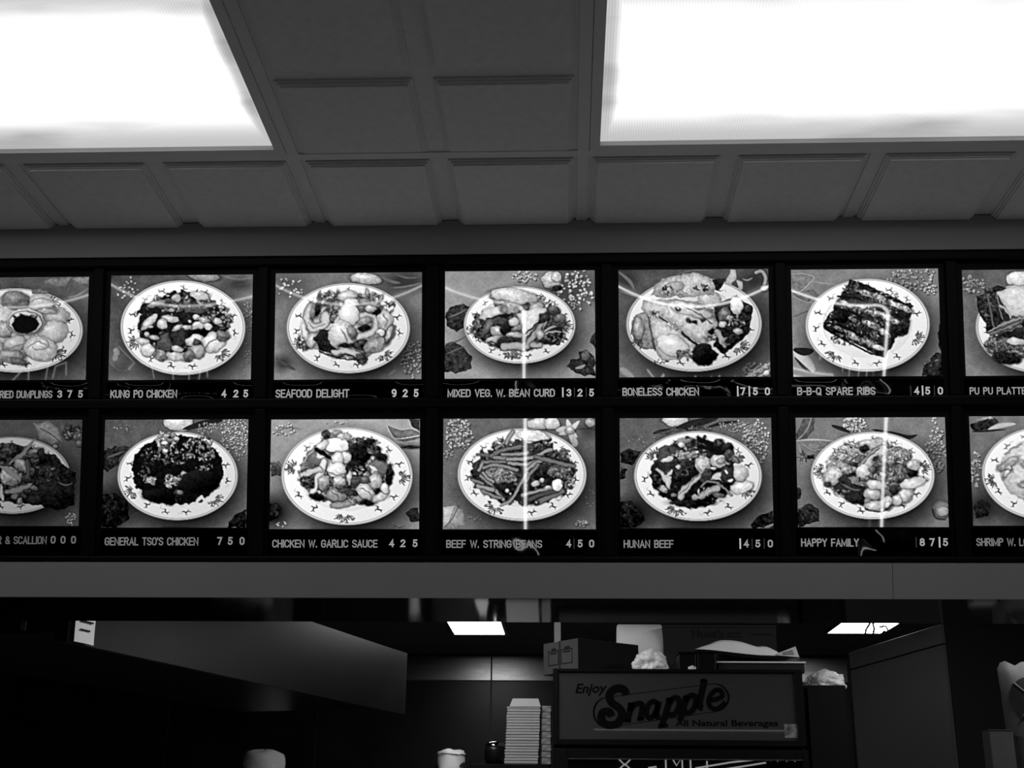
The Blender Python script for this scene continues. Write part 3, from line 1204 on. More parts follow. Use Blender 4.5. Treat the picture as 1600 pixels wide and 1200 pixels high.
  post='''b 640 455 290 205 0 .60 .2 .15 .12
m 640 440 270 180 120 12 34 .25 .9
b 640 260 90 34 -5 .76 .3 .3 .12
b 495 330 90 60 0 .66 .3 .3 .2
m 480 330 80 50 34 7 16 .3 .95
b 590 285 30 20 0 .15
b 480 430 60 30 -10 .70 .3 .3 .2
b 500 465 70 14 -8 .15
l 66 .80 565 460 600 390 660 330 710 300
l 8 .35 560 430 610 350 690 290
b 660 350 26 12 -40 .15
b 590 440 50 50 0 .82 .2 .2 .08
b 640 425 24 20 0 .35
m 610 485 60 20 12 6 14 .1 .4
b 385 470 60 70 30 .76 .3 .2 .12
b 350 520 24 16 0 .2
p .50 480 480 540 470 580 520 540 530
p .15 425 480 470 465 520 520 600 540 592 655 500 640 400 555
m 450 570 40 30 8 5 12 .3 .7
t 14 .40 440 520 500 545 570 560
b 800 320 80 40 10 .60 .3 .3 .2
m 820 330 70 50 34 7 16 .25 .95
b 805 470 88 74 -20 .36 .3 .15 .2
l 7 .75 730 520 780 460 860 420
m 800 470 70 55 36 5 12 .15 .65
b 900 445 30 24 0 .08 .2 .3
b 905 395 46 34 0 .76 .3 .3 .12
b 640 580 60 36 10 .78
b 655 655 66 30 0 .76 .3
b 745 640 44 44 0 .72 .3
b 740 650 22 24 0 .85
l 10 .12 600 680 700 695 780 650
b 660 520 50 34 0 .82
b 760 575 60 20 15 .35
b 850 590 64 50 -40 .74 .3 .2 .14
b 905 510 86 34 -14 .86 .2
b 800 620 30 34 0 .8
b 780 560 26 20 0 .12'''),
(1, 6): dict(q=[(1265, 80), (2250, 80), (1290, 785), (2290, 780)], bg=(.42, .04, -.06), gain=.96,
  pre='''p .76 1300 100 1400 80 1420 95 1380 105
r .15 1275 130 1350 110 1440 85 1450 120 1400 165 1290 175
t 34 .80 1390 165 1470 140 1560 130
t 14 .15 1280 180 1380 175 1500 165
s 1310 430 40 130 44 18 .62
o 1350 670 120 110 .12 .9
r .10 1290 650 1350 610 1400 650 1380 730 1300 740''',
  plate=(1755, 446, 410, 302), pk=dict(fans=(2.95,), g=.96),
  post='''b 1755 430 290 215 0 .84 .12 .06 .06
m 1755 430 250 190 40 20 60 .80 .95
l 10 .6 1490 330 1540 290 1600 260
l 8 .65 1480 420 1530 380 1600 360'''),
}
# ================================================================ the setting
def struct(name, bx, mat, bevel=0.0):
    o = boxes(name, bx, mat, None, bevel)
    o['kind'] = 'structure'
    return o

struct('floor', [(X0 - 0.1, X1 + 0.1, FRONT_Y - 0.1, BACK_Y + 0.1, -0.1, 0.0)], M['floor'])
struct('wall_left', [(X0 - 0.1, X0, FRONT_Y, SOFFIT_BACK, 0.0, CEIL + 0.05)], M['wall'])
struct('wall_right', [(X1, X1 + 0.1, FRONT_Y, SOFFIT_BACK, 0.0, CEIL + 0.05)], M['wall'])
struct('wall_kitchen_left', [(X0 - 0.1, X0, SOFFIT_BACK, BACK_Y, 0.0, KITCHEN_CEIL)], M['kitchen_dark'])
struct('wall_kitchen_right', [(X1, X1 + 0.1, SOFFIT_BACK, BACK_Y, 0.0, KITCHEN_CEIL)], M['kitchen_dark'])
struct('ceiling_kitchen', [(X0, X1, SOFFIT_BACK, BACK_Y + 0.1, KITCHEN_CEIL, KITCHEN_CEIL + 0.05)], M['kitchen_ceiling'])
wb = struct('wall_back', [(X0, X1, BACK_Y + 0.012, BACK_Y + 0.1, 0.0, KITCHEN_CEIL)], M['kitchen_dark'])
# steel cladding of the kitchen's back wall: separate sheets with open seams
_sx = [X0 + 0.02, -2.6, -1.62, at_y(768, 1040, BACK_Y).x, 0.95, 2.0, X1 - 0.02]
for a, b in zip(_sx[:-1], _sx[1:]):
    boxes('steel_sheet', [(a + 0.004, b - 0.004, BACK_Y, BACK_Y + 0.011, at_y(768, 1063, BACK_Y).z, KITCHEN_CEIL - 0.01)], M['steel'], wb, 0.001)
    boxes('steel_sheet', [(a + 0.004, b - 0.004, BACK_Y + 0.002, BACK_Y + 0.011, 0.9, at_y(768, 1063, BACK_Y).z - 0.006)], M['dark_steel'], wb, 0.001)  # light falloff down the wall painted in: lower sheets use darker steel

# shop front behind the customers: two dark windows in a wall
WIN = [(-3.85, -0.16, 0.45, 2.42), (0.16, 2.22, 0.45, 2.42)]
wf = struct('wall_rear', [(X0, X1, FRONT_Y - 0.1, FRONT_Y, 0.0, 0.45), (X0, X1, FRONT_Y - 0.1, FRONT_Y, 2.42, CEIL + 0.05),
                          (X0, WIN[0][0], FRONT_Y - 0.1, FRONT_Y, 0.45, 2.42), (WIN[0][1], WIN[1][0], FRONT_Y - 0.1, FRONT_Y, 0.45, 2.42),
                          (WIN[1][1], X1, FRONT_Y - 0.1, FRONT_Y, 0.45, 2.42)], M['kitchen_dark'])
for k, (a, b, c, d) in enumerate(WIN):
    w = boxes('window_%d' % (k + 1), [(a, a + 0.04, FRONT_Y - 0.08, FRONT_Y - 0.02, c, d), (b - 0.04, b, FRONT_Y - 0.08, FRONT_Y - 0.02, c, d),
                                      (a + 0.04, b - 0.04, FRONT_Y - 0.08, FRONT_Y - 0.02, c, c + 0.04), (a + 0.04, b - 0.04, FRONT_Y - 0.08, FRONT_Y - 0.02, d - 0.04, d)], M['black'])
    w['kind'] = 'structure'
    boxes('pane', [(a + 0.04, b - 0.04, FRONT_Y - 0.055, FRONT_Y - 0.049, c + 0.04, d - 0.04)], M['glass_dark'], w)

# ---------------------------------------------------------------- suspended ceiling
ceil_o = struct('ceiling', [(X0, X1, FRONT_Y, FACE_Y + 0.55, CEIL + 0.055, CEIL + 0.09)], M['tile'])
TEE = 0.012

def pad_mesh(name, w, d, cut=False):
    """embossed field of a tile: three little steps down to a flat face"""
    lv, verts, faces = [], [], []
    for i, (ins, z) in enumerate([(0, 0.0), (0, -0.004), (0.005, -0.004), (0.005, -0.008), (0.010, -0.008), (0.010, -0.012)]):
        y1 = d / 2 if cut else d / 2 - ins
        lv.append(len(verts))
        verts += [(-w / 2 + ins, -d / 2 + ins, z), (w / 2 - ins, -d / 2 + ins, z), (w / 2 - ins, y1, z), (-w / 2 + ins, y1, z)]
    for a, b in zip(lv[:-1], lv[1:]):
        for k in range(4):
            faces.append((a + k, b + k, b + (k + 1) % 4, a + (k + 1) % 4))
    faces.append(tuple(lv[-1] + k for k in (3, 2, 1, 0)))
    return mesh_from(name, verts, faces)

CELL = 2 * MOD
pad_w = MOD - 0.020 - 0.021
PAD = pad_mesh('raised_panel', pad_w, pad_w)
PAD_CUT = pad_mesh('raised_panel_cut', pad_w, MOD - 0.020 - 0.001, True)
for m_ in (PAD, PAD_CUT): m_.materials.append(M['tile'])
SLAB = bm_mesh('ceiling_tile', box_bm([(-MOD + 0.008, MOD - 0.008, -MOD + 0.008, MOD - 0.008, 0, 0.014)]))
SLAB.materials.append(M['tile'])
SLAB_CUT = bm_mesh('ceiling_tile_cut', box_bm([(-MOD + 0.008, MOD - 0.008, -MOD / 2 + 0.008, MOD / 2 - 0.004, 0, 0.014)]))
SLAB_CUT.materials.append(M['tile'])
LIGHT_CELLS = {(0, 0), (1, 0), (-3, 0), (-2, 0)}
TEE_Y = bm_mesh('tee_bar', box_bm([(-TEE, TEE, -MOD + TEE, MOD - TEE, -0.003, 0.0), (-0.0015, 0.0015, -MOD + TEE, MOD - TEE, 0.0, 0.03)]))
TEE_YC = bm_mesh('tee_bar_cut', box_bm([(-TEE, TEE, -MOD / 2 + TEE, MOD / 2 - 0.002, -0.003, 0.0), (-0.0015, 0.0015, -MOD / 2 + TEE, MOD / 2 - 0.002, 0.0, 0.03)]))
TEE_X = bm_mesh('tee_bar_cross', box_bm([(-MOD - TEE, MOD - TEE, -TEE, TEE, -0.003, 0.0), (-MOD, MOD - TEE, -0.0015, 0.0015, 0.0, 0.03)]))
for m_ in (TEE_Y, TEE_YC, TEE_X): m_.materials.append(M['tee'])
COLS = range(-7, 5)
for i in COLS:
    cx = GX + CELL * i + MOD
    for j in range(-1, 4):                       # j = -1 is the cut row against the soffit
        if j < 0:
            cy = (GY + FACE_Y) / 2
        else:
            cy = GY - CELL * j - MOD
        if (i, j) not in LIGHT_CELLS:
            t = link('ceiling_tile', SLAB_CUT if j < 0 else SLAB, None, ceil_o, (cx, cy, CEIL))
            for sx in (-1, 1):
                px_ = sx * (MOD / 2) + (-sx) * 0.0005
                if j < 0:
                    link('raised_panel', PAD_CUT, None, t, (px_, (0.020 - 0.001) / 2, 0))
                else:
                    for sy in (-1, 1):
                        link('raised_panel', PAD, None, t, (px_, sy * (MOD / 2) - sy * 0.0005, 0))
        # bars on this cell's left side and on its far side
        if not ((i, j) in LIGHT_CELLS and (i - 1, j) in LIGHT_CELLS):
            link('tee_bar', TEE_YC if j < 0 else TEE_Y, None, ceil_o, (GX + CELL * i, cy, CEIL))
        if j >= 0:
            link('tee_bar', TEE_X, None, ceil_o, (cx, GY - CELL * j, CEIL))
# plain ceiling deck over the rest of the shop
boxes('ceiling_deck', [(X0, X1, FRONT_Y, GY - 4 * CELL, CEIL, CEIL + 0.02)], M['tile'], ceil_o)

def ceiling_light(cx, cy, label):
    root = empty('ceiling_light', (cx, cy, CEIL))
    tag(root, label, 'ceiling light', 'fluorescent ceiling lights')
    ox, oy = CELL - TEE - 0.001, MOD - TEE - 0.001
    ix, iy = CELL - 0.034, MOD - 0.034
    fr = boxes('lens_frame', [(-ox, -ix, -oy, oy, -0.004, 0.03), (ix, ox, -oy, oy, -0.004, 0.03),
                              (-ix, ix, -oy, -iy, -0.004, 0.03), (-ix, ix, iy, oy, -0.004, 0.03)], M['tee'], root)
    boxes('housing', [(-ox, ox, -oy, oy, 0.030, 0.052)], M['tee'], root)
    link('diffuser', mesh_from('diffuser', [(-ix, -iy, 0), (ix, -iy, 0), (ix, iy, 0), (-ix, iy, 0)], [(3, 2, 1, 0)]), M['diffuser'], root, (0, 0, 0.006))
    return root
ceiling_light(GX + CELL, GY - MOD, 'glowing fluorescent ceiling panel at the upper right of the picture')
ceiling_light(GX - 2 * CELL, GY - MOD, 'glowing fluorescent ceiling panel at the upper left corner of the picture')

# ---------------------------------------------------------------- soffit that carries the menu
def face_prism(name, s0, s1, n0, n1, xa, xb, mat, parent=None):
    v = []
    for x in (xa, xb):
        for s, n in ((s0, n0), (s1, n0), (s1, n1), (s0, n1)):
            v.append(ORIGIN + Vector((x, 0, 0)) + DOWN * s + NORM * n)
    return link(name, mesh_from(name, v, [(0, 1, 2, 3), (7, 6, 5, 4), (0, 4, 5, 1), (1, 5, 6, 2), (2, 6, 7, 3), (3, 7, 4, 0)]), mat, parent)

p_top = ORIGIN + DOWN * 0.0 - NORM * 0.05
p_bot = ORIGIN + DOWN * (S_END - 0.012) - NORM * 0.05
SOFFIT_Z = (ORIGIN + DOWN * S_END).z
v = []
for x in (X0, X1):
    v += [(x, p_top.y, CEIL), (x, p_bot.y, SOFFIT_Z + 0.012), (x, SOFFIT_BACK, SOFFIT_Z + 0.012), (x, SOFFIT_BACK, CEIL)]
wm = link('wall_front', mesh_from('wall_front', v, [(0, 1, 2, 3), (7, 6, 5, 4), (0, 4, 5, 1), (1, 5, 6, 2), (2, 6, 7, 3), (3, 7, 4, 0)]), M['black'])
wm['kind'] = 'structure'
y_front = (ORIGIN + DOWN * S_END).y
boxes('underside_panel', [(X0, X1, y_front + 0.003, SOFFIT_BACK, SOFFIT_Z, SOFFIT_Z + 0.0115)], M['mirror_steel'], wm, 0.0015)
o = face_prism('trim_1', 0.0005, S_TOP, -0.048, 0.0, X0, X1, M['fascia']); o['kind'] = 'structure'
SEAM = on_face(1395, 905)[0]
o = face_prism('trim_2', S_BOT, S_END, -0.048, 0.0, X0, SEAM - 0.0006, M['fascia']); o['kind'] = 'structure'
o = face_prism('trim_3', S_BOT, S_END, -0.048, 0.0, SEAM + 0.0006, X1, M['fascia']); o['kind'] = 'structure'

# ================================================================ menu board
FROT = (math.pi / 2 + TILT, 0, 0)
def face_pt(x, s, n=0.0):
    return ORIGIN + Vector((x, 0, 0)) + DOWN * s + NORM * n

# picture rectangles on the face: (x left, x right, s top, s bottom)
PIC = {}
for r_, vals in ((0, [(-1.465, -1.1204, .1225, .3673), (-1.0668, -.7298, .1205, .3685), (-.6753, -.3310, .1187, .3694), (-.2768, .0713, .1175, .3690),
                      (.1262, .4707, .1176, .3679), (.5229, .8576, .1205, .3686), (.9112, 1.2560, .1245, .3687)]),
                 (1, [(-1.469, -1.1242, .4612, .7075), (-1.0700, -.7330, .4617, .7112), (-.6793, -.3337, .4626, .7145), (-.2791, .0695, .4620, .7149),
                      (.1256, .4698, .4625, .7126), (.5252, .8605, .4627, .7100), (.9145, 1.2590, .4609, .7069)])):
    for c_, q_ in enumerate(vals):
        PIC[(r_, c_)] = q_
board = empty('menu_board', face_pt(-0.105, S_TOP, -0.045), FROT)
tag(board, 'black framed backlit menu board with two rows of dish pictures under the ceiling', 'menu board')
BX0, BX1 = -1.92, 1.72
def bl(x0, x1, s0, s1, n0, n1):          # face coordinates to the board's own axes
    return (x0 + 0.105, x1 + 0.105, -(s1 - S_TOP), -(s0 - S_TOP), n0 + 0.045, n1 + 0.045)
boxes('backing', [bl(BX0, BX1, S_TOP + 0.002, S_BOT - 0.002, -0.045, -0.030)], M['black'], board)
MID = 0.425
boxes('frame_rail', [bl(BX0, BX1, S_TOP + 0.002, S_TOP + 0.022, -0.030, -0.004)], M['frame'], board, 0.003, 2)
boxes('frame_rail', [bl(BX0, BX1, S_BOT - 0.014, S_BOT - 0.002, -0.030, -0.008)], M['frame'], board, 0.003, 2)
boxes('frame_rail', [bl(BX0, BX1, MID - 0.011, MID + 0.011, -0.030, -0.006)], M['frame'], board, 0.003, 2)
GAPS = [-1.90, -1.496] + [(PIC[(0, c)][1] + PIC[(0, c + 1)][0] + PIC[(1, c)][1] + PIC[(1, c + 1)][0]) / 4 for c in range(6)] + [1.287, 1.70]
for g_ in GAPS:
    boxes('mullion', [bl(g_ - 0.0125, g_ + 0.0125, S_TOP + 0.023, MID - 0.012, -0.030, -0.010)], M['frame'], board, 0.003, 2)
    boxes('mullion', [bl(g_ - 0.0125, g_ + 0.0125, MID + 0.012, S_BOT - 0.015, -0.030, -0.010)], M['frame'], board, 0.003, 2)

# ---------------------------------------------------------------- lettering
# condensed sign lettering drawn with even strokes, like the board's routed captions
def _arc(cx, cy, rx, ry, a0, a1, n=8):
    return [(cx + rx * math.cos(math.radians(a0 + (a1 - a0) * k / n)), cy + ry * math.sin(math.radians(a0 + (a1 - a0) * k / n))) for k in range(n + 1)]
W_ = 0.46
_bowl_t = [(0, 1), (0.24, 1)] + _arc(0.24, 0.755, 0.22, 0.245, 90, -90) + [(0, 0.51)]
_bowl_b = [(0, 0.51), (0.24, 0.51)] + _arc(0.24, 0.255, 0.23, 0.255, 90, -90) + [(0, 0)]
_oval = _arc(0.24, 0.72, 0.24, 0.28, 0, 180) + _arc(0.24, 0.28, 0.24, 0.28, 180, 360) + [(0.48, 0.72)]
GLYPH = {
'A': (.50, [[(0, 0), (.25, 1), (.50, 0)], [(.09, .32), (.41, .32)]]), 'B': (.47, [[(0, 0), (0, 1)], _bowl_t, _bowl_b]),
'C': (.48, [_arc(.24, .70, .24, .30, 15, 180) + _arc(.24, .30, .24, .30, 180, 345)]), 'D': (.48, [[(0, 0), (0, 1), (.2, 1)] + _arc(.2, .72, .27, .28, 90, 0) + _arc(.2, .28, .27, .28, 0, -90) + [(0, 0)]]),
'E': (.42, [[(.42, 1), (0, 1), (0, 0), (.42, 0)], [(0, .52), (.38, .52)]]), 'F': (.40, [[(.40, 1), (0, 1), (0, 0)], [(0, .50), (.36, .50)]]),
'G': (.50, [_arc(.24, .70, .24, .30, 15, 180) + _arc(.24, .30, .24, .30, 180, 345) + [(.48, .48), (.27, .48)]]), 'H': (.48, [[(0, 0), (0, 1)], [(.48, 0), (.48, 1)], [(0, .52), (.48, .52)]]),
'I': (.02, [[(.01, 0), (.01, 1)]]), 'J': (.40, [[(.4, 1), (.4, .25)] + _arc(.2, .22, .2, .22, 0, -180)]), 'K': (.48, [[(0, 0), (0, 1)], [(.46, 1), (0, .38)], [(.16, .58), (.48, 0)]]),
'L': (.38, [[(0, 1), (0, 0), (.38, 0)]]), 'M': (.60, [[(0, 0), (0, 1), (.30, .12), (.60, 1), (.60, 0)]]), 'N': (.48, [[(0, 0), (0, 1), (.48, 0), (.48, 1)]]),
'O': (.48, [_oval]), 'P': (.45, [[(0, 0), (0, 1)], _bowl_t]), 'Q': (.50, [_oval, [(.28, .22), (.50, -.06)]]), 'R': (.48, [[(0, 0), (0, 1)], _bowl_t, [(.24, .51), (.47, 0)]]),
'S': (.46, [_arc(.23, .75, .22, .25, 20, 200) + [(.12, .56), (.34, .45)] + _arc(.23, .25, .23, .25, 35, -165)]), 'T': (.46, [[(0, 1), (.46, 1)], [(.23, 1), (.23, 0)]]),
'U': (.47, [[(0, 1), (0, .26)] + _arc(.235, .25, .235, .25, 180, 360) + [(.47, 1)]]), 'V': (.48, [[(0, 1), (.24, 0), (.48, 1)]]), 'W': (.74, [[(0, 1), (.18, 0), (.37, .9), (.56, 0), (.74, 1)]]),
'X': (.48, [[(0, 0), (.48, 1)], [(0, 1), (.48, 0)]]), 'Y': (.48, [[(0, 1), (.24, .48), (.48, 1)], [(.24, .48), (.24, 0)]]), '.': (.04, [[(.02, 0), (.02, .08)]]), '-': (.26, [[(0, .46), (.26, .46)]]),
"'": (.02, [[(.01, 1), (.01, .78)]]), '&': (.54, [[(.54, 0), (.10, .70)] + _arc(.24, .80, .16, .20, 210, -40) + [(.06, .42)] + _arc(.22, .22, .22, .22, 150, 300) + [(.52, .40)]]), ' ': (.26, []),
'0': (.48, [_oval]), '1': (.20, [[(0, .8), (.18, 1), (.18, 0)]]), '2': (.46, [_arc(.23, .74, .22, .26, 170, -20) + [(0, 0), (.46, 0)]]), '3': (.46, [_arc(.22, .76, .21, .24, 160, -80) + _arc(.22, .26, .24, .26, 80, -160)]),
'4': (.50, [[(.36, 0), (.36, 1), (0, .30), (.50, .30)]]), '5': (.46, [[(.42, 1), (.08, 1), (.04, .50)] + _arc(.22, .32, .24, .32, 130, -150)]), '6': (.46, [[(.38, .96)] + _arc(.23, .5, .23, .5, 70, 180) + _arc(.23, .30, .23, .30, 180, 540, 14)]),
'7': (.46, [[(0, 1), (.46, 1), (.16, 0)]]), '8': (.46, [_arc(.23, .76, .20, .24, 90, 450, 14), _arc(.23, .27, .23, .27, 90, 450, 14)]), '9': (.46, [_arc(.23, .70, .23, .30, 0, 360, 14) + _arc(.23, .5, .23, .5, 0, -110)]),
}
def stroke_text(name, body, x0, x1, y0, y1, weight=0.15):
    """even-stroke lettering filling x0..x1, y0..y1"""
    verts, faces = [], []
    pen = 0.0
    lines = []
    for ch in body:
        wd, st = GLYPH[ch]
        for pl in st:
            lines.append([(pen + a, b) for a, b in pl])
        pen += wd + 0.20
    total = pen - 0.20
    hy = (y1 - y0) * (1 - weight)
    hx = ((x1 - x0) - weight * (y1 - y0)) / total
    t = weight * (y1 - y0) / 2
    for pl in lines:
        pts = [Vector((x0 + t + a * hx, y0 + t + b * hy)) for a, b in pl]
        n = len(pts)
        base = len(verts)
        for i in range(n):
            d0 = (pts[i] - pts[i - 1]).normalized() if i else (pts[1] - pts[0]).normalized()
            d1 = (pts[i + 1] - pts[i]).normalized() if i < n - 1 else d0
            tn = d0 + d1
            tn = tn.normalized() if tn.length > 1e-4 else d0
            nn = Vector((-tn.y, tn.x))
            k = t / max(0.45, abs(nn.dot(Vector((-d0.y, d0.x)))))
            p = pts[i] - (d0 * t if i == 0 else Vector((0, 0))) + (d1 * t if i == n - 1 else Vector((0, 0)))
            verts += [(p.x + nn.x * k, p.y + nn.y * k, 0), (p.x - nn.x * k, p.y - nn.y * k, 0)]
        faces += [(base + 2 * i, base + 2 * i + 1, base + 2 * i + 3, base + 2 * i + 2) for i in range(n - 1)]
    return mesh_from(name, verts, faces)

_text_cache = {}
def text_verts(body, offset=0.0, shear=0.0):
    key = (body, offset, shear)
    if key not in _text_cache:
        cu = bpy.data.curves.new('lettering', 'FONT')
        cu.body = body
        cu.size = 1.0
        cu.offset = offset
        cu.shear = shear
        cu.resolution_u = 4
        cu.fill_mode = 'FRONT'
        ob = bpy.data.objects.new('lettering', cu)
        COL.objects.link(ob)
        bpy.context.view_layer.update()
        me = bpy.data.meshes.new_from_object(ob.evaluated_get(bpy.context.evaluated_depsgraph_get()))
        vv = np.empty(len(me.vertices) * 3, np.float32)
        me.vertices.foreach_get('co', vv)
        vv = vv.reshape(-1, 3)[:, :2].astype(float)
        ff = [tuple(p.vertices) for p in me.polygons]
        bpy.data.objects.remove(ob)
        bpy.data.curves.remove(cu)
        bpy.data.meshes.remove(me)
        _text_cache[key] = (vv, ff)
    return _text_cache[key]

def text_mesh(name, body, x0, x1, y0, y1, offset=0.0, shear=0.0):
    """flat lettering that fills the rectangle x0..x1, y0..y1 (capital height)"""
    vv, ff = text_verts(body, offset, shear)
    a, b = vv.min(0), vv.max(0)
    base = text_verts('H', offset)[0]
    h0, h1 = base[:, 1].min(), base[:, 1].max()
    out = [(x0 + (x - a[0]) / max(b[0] - a[0], 1e-6) * (x1 - x0), y0 + (y - h0) / (h1 - h0) * (y1 - y0), 0.0) for x, y in vv]
    return mesh_from(name, out, ff)

# caption, its first and last letter (pixels), letter top and foot, prices (digit, centre), slot gaps (x, bright)
CAP = {
(0, 0): ('FRIED DUMPLINGS', -12, 77, 609, 621, [('3', 88.5), ('7', 104), ('5', 121)], []),
(0, 1): ('KUNG PO CHICKEN', 168, 273, 608, 620.5, [('4', 346.7), ('2', 365.4), ('5', 380.8)], []),
(0, 2): ('SEAFOOD DELIGHT', 427.6, 543.6, 607, 620, [('9', 614), ('2', 631.6), ('5', 648.6)], []),
(0, 3): ('MIXED VEG. W. BEAN CURD', 698, 867, 606.6, 619, [('3', 889), ('2', 906.4), ('5', 924.4)], [(879.4, 1), (897.6, 0), (916, 0)]),
(0, 4): ('BONELESS CHICKEN', 973, 1093.6, 604.4, 617, [('7', 1162.4), ('5', 1182), ('0', 1201)], [(1154.4, 1), (1172.6, 1)]),
(0, 5): ('B-B-Q SPARE RIBS', 1247.8, 1371, 603.6, 616, [('4', 1436), ('5', 1453), ('0', 1473)], [(1445, 1), (1463.6, 0), (1426.5, 0)]),
(0, 6): ('PU PU PLATTER', 1519, 1616, 603.6, 615, [('9', 1705), ('5', 1723), ('0', 1741)], []),
(1, 0): ('GINGER & SCALLION', -42, 68, 838, 850.5, [('0', 78), ('0', 93.6), ('0', 110)], []),
(1, 1): ("GENERAL TSO'S CHICKEN", 159, 306.4, 839.7, 852.6, [('7', 339.7), ('5', 356.4), ('0', 375)], []),
(1, 2): ('CHICKEN W. GARLIC SAUCE', 422.5, 588, 843.5, 856, [('4', 610.4), ('2', 628), ('5', 647)], []),
(1, 3): ('BEEF W. STRING BEANS', 696, 847, 844, 856.5, [('4', 888.8), ('5', 906.5), ('0', 924.6)], [(897, 0)]),
(1, 4): ('HUNAN BEEF', 975, 1053.5, 844, 856.5, [('4', 1168), ('5', 1186), ('0', 1205.6)], [(1158.3, 1), (1177, 0), (1196, 0)]),
(1, 5): ('HAPPY FAMILY', 1254, 1345, 841.7, 854.4, [('8', 1444.6), ('7', 1460), ('5', 1481)], [(1471.7, 1), (1435, 0)]),
(1, 6): ('SHRIMP W. LOBSTER SAUCE', 1529.5, 1694, 841, 853.5, [('6', 1720), ('2', 1738), ('5', 1756)], []),
}
LABEL = {
(0, 0): 'backlit menu card with dumplings around a bowl of dark sauce, captioned DUMPLINGS',
(0, 1): 'backlit menu card captioned KUNG PO CHICKEN, priced 4 2 5',
(0, 2): 'backlit menu card captioned SEAFOOD DELIGHT, shrimp and scallops on a plate',
(0, 3): 'backlit menu card captioned MIXED VEG. W. BEAN CURD, priced 3 2 5',
(0, 4): 'backlit menu card captioned BONELESS CHICKEN, big pale slices on a plate',
(0, 5): 'backlit menu card captioned B-B-Q SPARE RIBS, dark rack of ribs on a plate',
(0, 6): 'backlit menu card captioned PU PU PLATTER, cut off by the right edge',
(1, 0): 'dim menu card captioned SCALLION with price 0 0 0 at the left edge',
(1, 1): "backlit menu card captioned GENERAL TSO'S CHICKEN, dark glazed meat on a plate",
(1, 2): 'backlit menu card captioned CHICKEN W. GARLIC SAUCE, priced 4 2 5',
(1, 3): 'backlit menu card captioned BEEF W. STRING BEANS with long green bean strips',
(1, 4): 'backlit menu card captioned HUNAN BEEF below the boneless chicken card',
(1, 5): 'backlit menu card captioned HAPPY FAMILY below the spare ribs card',
(1, 6): 'backlit menu card captioned SHRIMP W., cut off by the right edge',
}
DIM = {(0, 0): 0.72, (1, 0): 0.30, (1, 1): 0.52, (1, 2): 0.72, (1, 3): 0.66, (1, 4): 0.66, (1, 5): 0.74, (1, 6): 0.55, (0, 1): 0.95, (0, 6): 0.95}
# how strongly each glossy sheet is bowed at its left and right edge
BOW = {(0, 0): (.0, .008), (0, 1): (.013, .006), (0, 2): (.012, .012), (0, 3): (.010, .004), (0, 4): (.013, .012), (0, 5): (.010, .004)}
_letter_mats = {}
def letter_mat(kind, e):
    key = (kind, round(e, 3))
    if key not in _letter_mats:
        _letter_mats[key] = backlit('%s_%03d' % (kind, int(e * 1000)), e, None, 0.05, 0.2)
    return _letter_mats[key]

iu, iv = np.meshgrid(np.arange(PW), np.arange(PH))
_quad = np.stack([iv[:-1, :-1] * PW + iu[:-1, :-1], iv[1:, :-1] * PW + iu[:-1, :-1], iv[1:, :-1] * PW + iu[:-1, 1:], iv[:-1, :-1] * PW + iu[:-1, 1:]], -1).reshape(-1)
def sheet_mesh(name, grey, w, h, bow):
    """a bowed sheet, one vertex per printed dot; grey is what the print lets through (display value)"""
    x = (iu / (PW - 1) - 0.5) * w
    y = (0.5 - iv / (PH - 1)) * h
    t = x / (w / 2)
    k = np.where(t < 0, bow[0], bow[1]) * t * t
    z = k * y - bow[2] * (y / h) ** 2 if len(bow) > 2 else k * y
    co = np.stack([x, y, z], -1).reshape(-1).astype(np.float32)
    me = bpy.data.meshes.new(name)
    n = PW * PH
    nf = (PW - 1) * (PH - 1)
    me.vertices.add(n)
    me.vertices.foreach_set('co', co)
    me.loops.add(nf * 4)
    me.loops.foreach_set('vertex_index', _quad.astype(np.int32))
    me.polygons.add(nf)
    me.polygons.foreach_set('loop_start', (np.arange(nf) * 4).astype(np.int32))
    me.polygons.foreach_set('use_smooth', np.ones(nf, bool))
    me.update(calc_edges=True)
    at = me.attributes.new('print', 'FLOAT_COLOR', 'POINT')
    g = grey.reshape(-1)
    g = np.where(g <= 0.04045, g / 12.92, ((g + 0.055) / 1.055) ** 2.4)
    at.data.foreach_set('color', np.stack([g, g, g, np.ones_like(g)], -1).reshape(-1).astype(np.float32))
    return me

def wavy_strip(name, w, h, seed):
    rng = random.Random(seed)
    ph = [rng.random() * 6.28 for _ in range(6)]
    nx, ny = 48, 8
    verts, faces = [], []
    for j in range(ny + 1):
        for i in range(nx + 1):
            x, y = (i / nx - 0.5) * w, (0.5 - j / ny) * h
            e = abs(2 * j / ny - 1)
            z = 0.00018 * math.sin(38 * x + ph[0]) * math.sin(60 * y + ph[1]) + 0.00010 * math.sin(90 * x + ph[2] + 40 * y) + 0.0008 * e ** 3 * math.sin(24 * x + ph[3])
            verts.append((x, y, z))
    for j in range(ny):
        for i in range(nx):
            a = j * (nx + 1) + i
            faces.append((a, a + nx + 1, a + nx + 2, a + 1))
    return mesh_from(name, verts, faces, True)

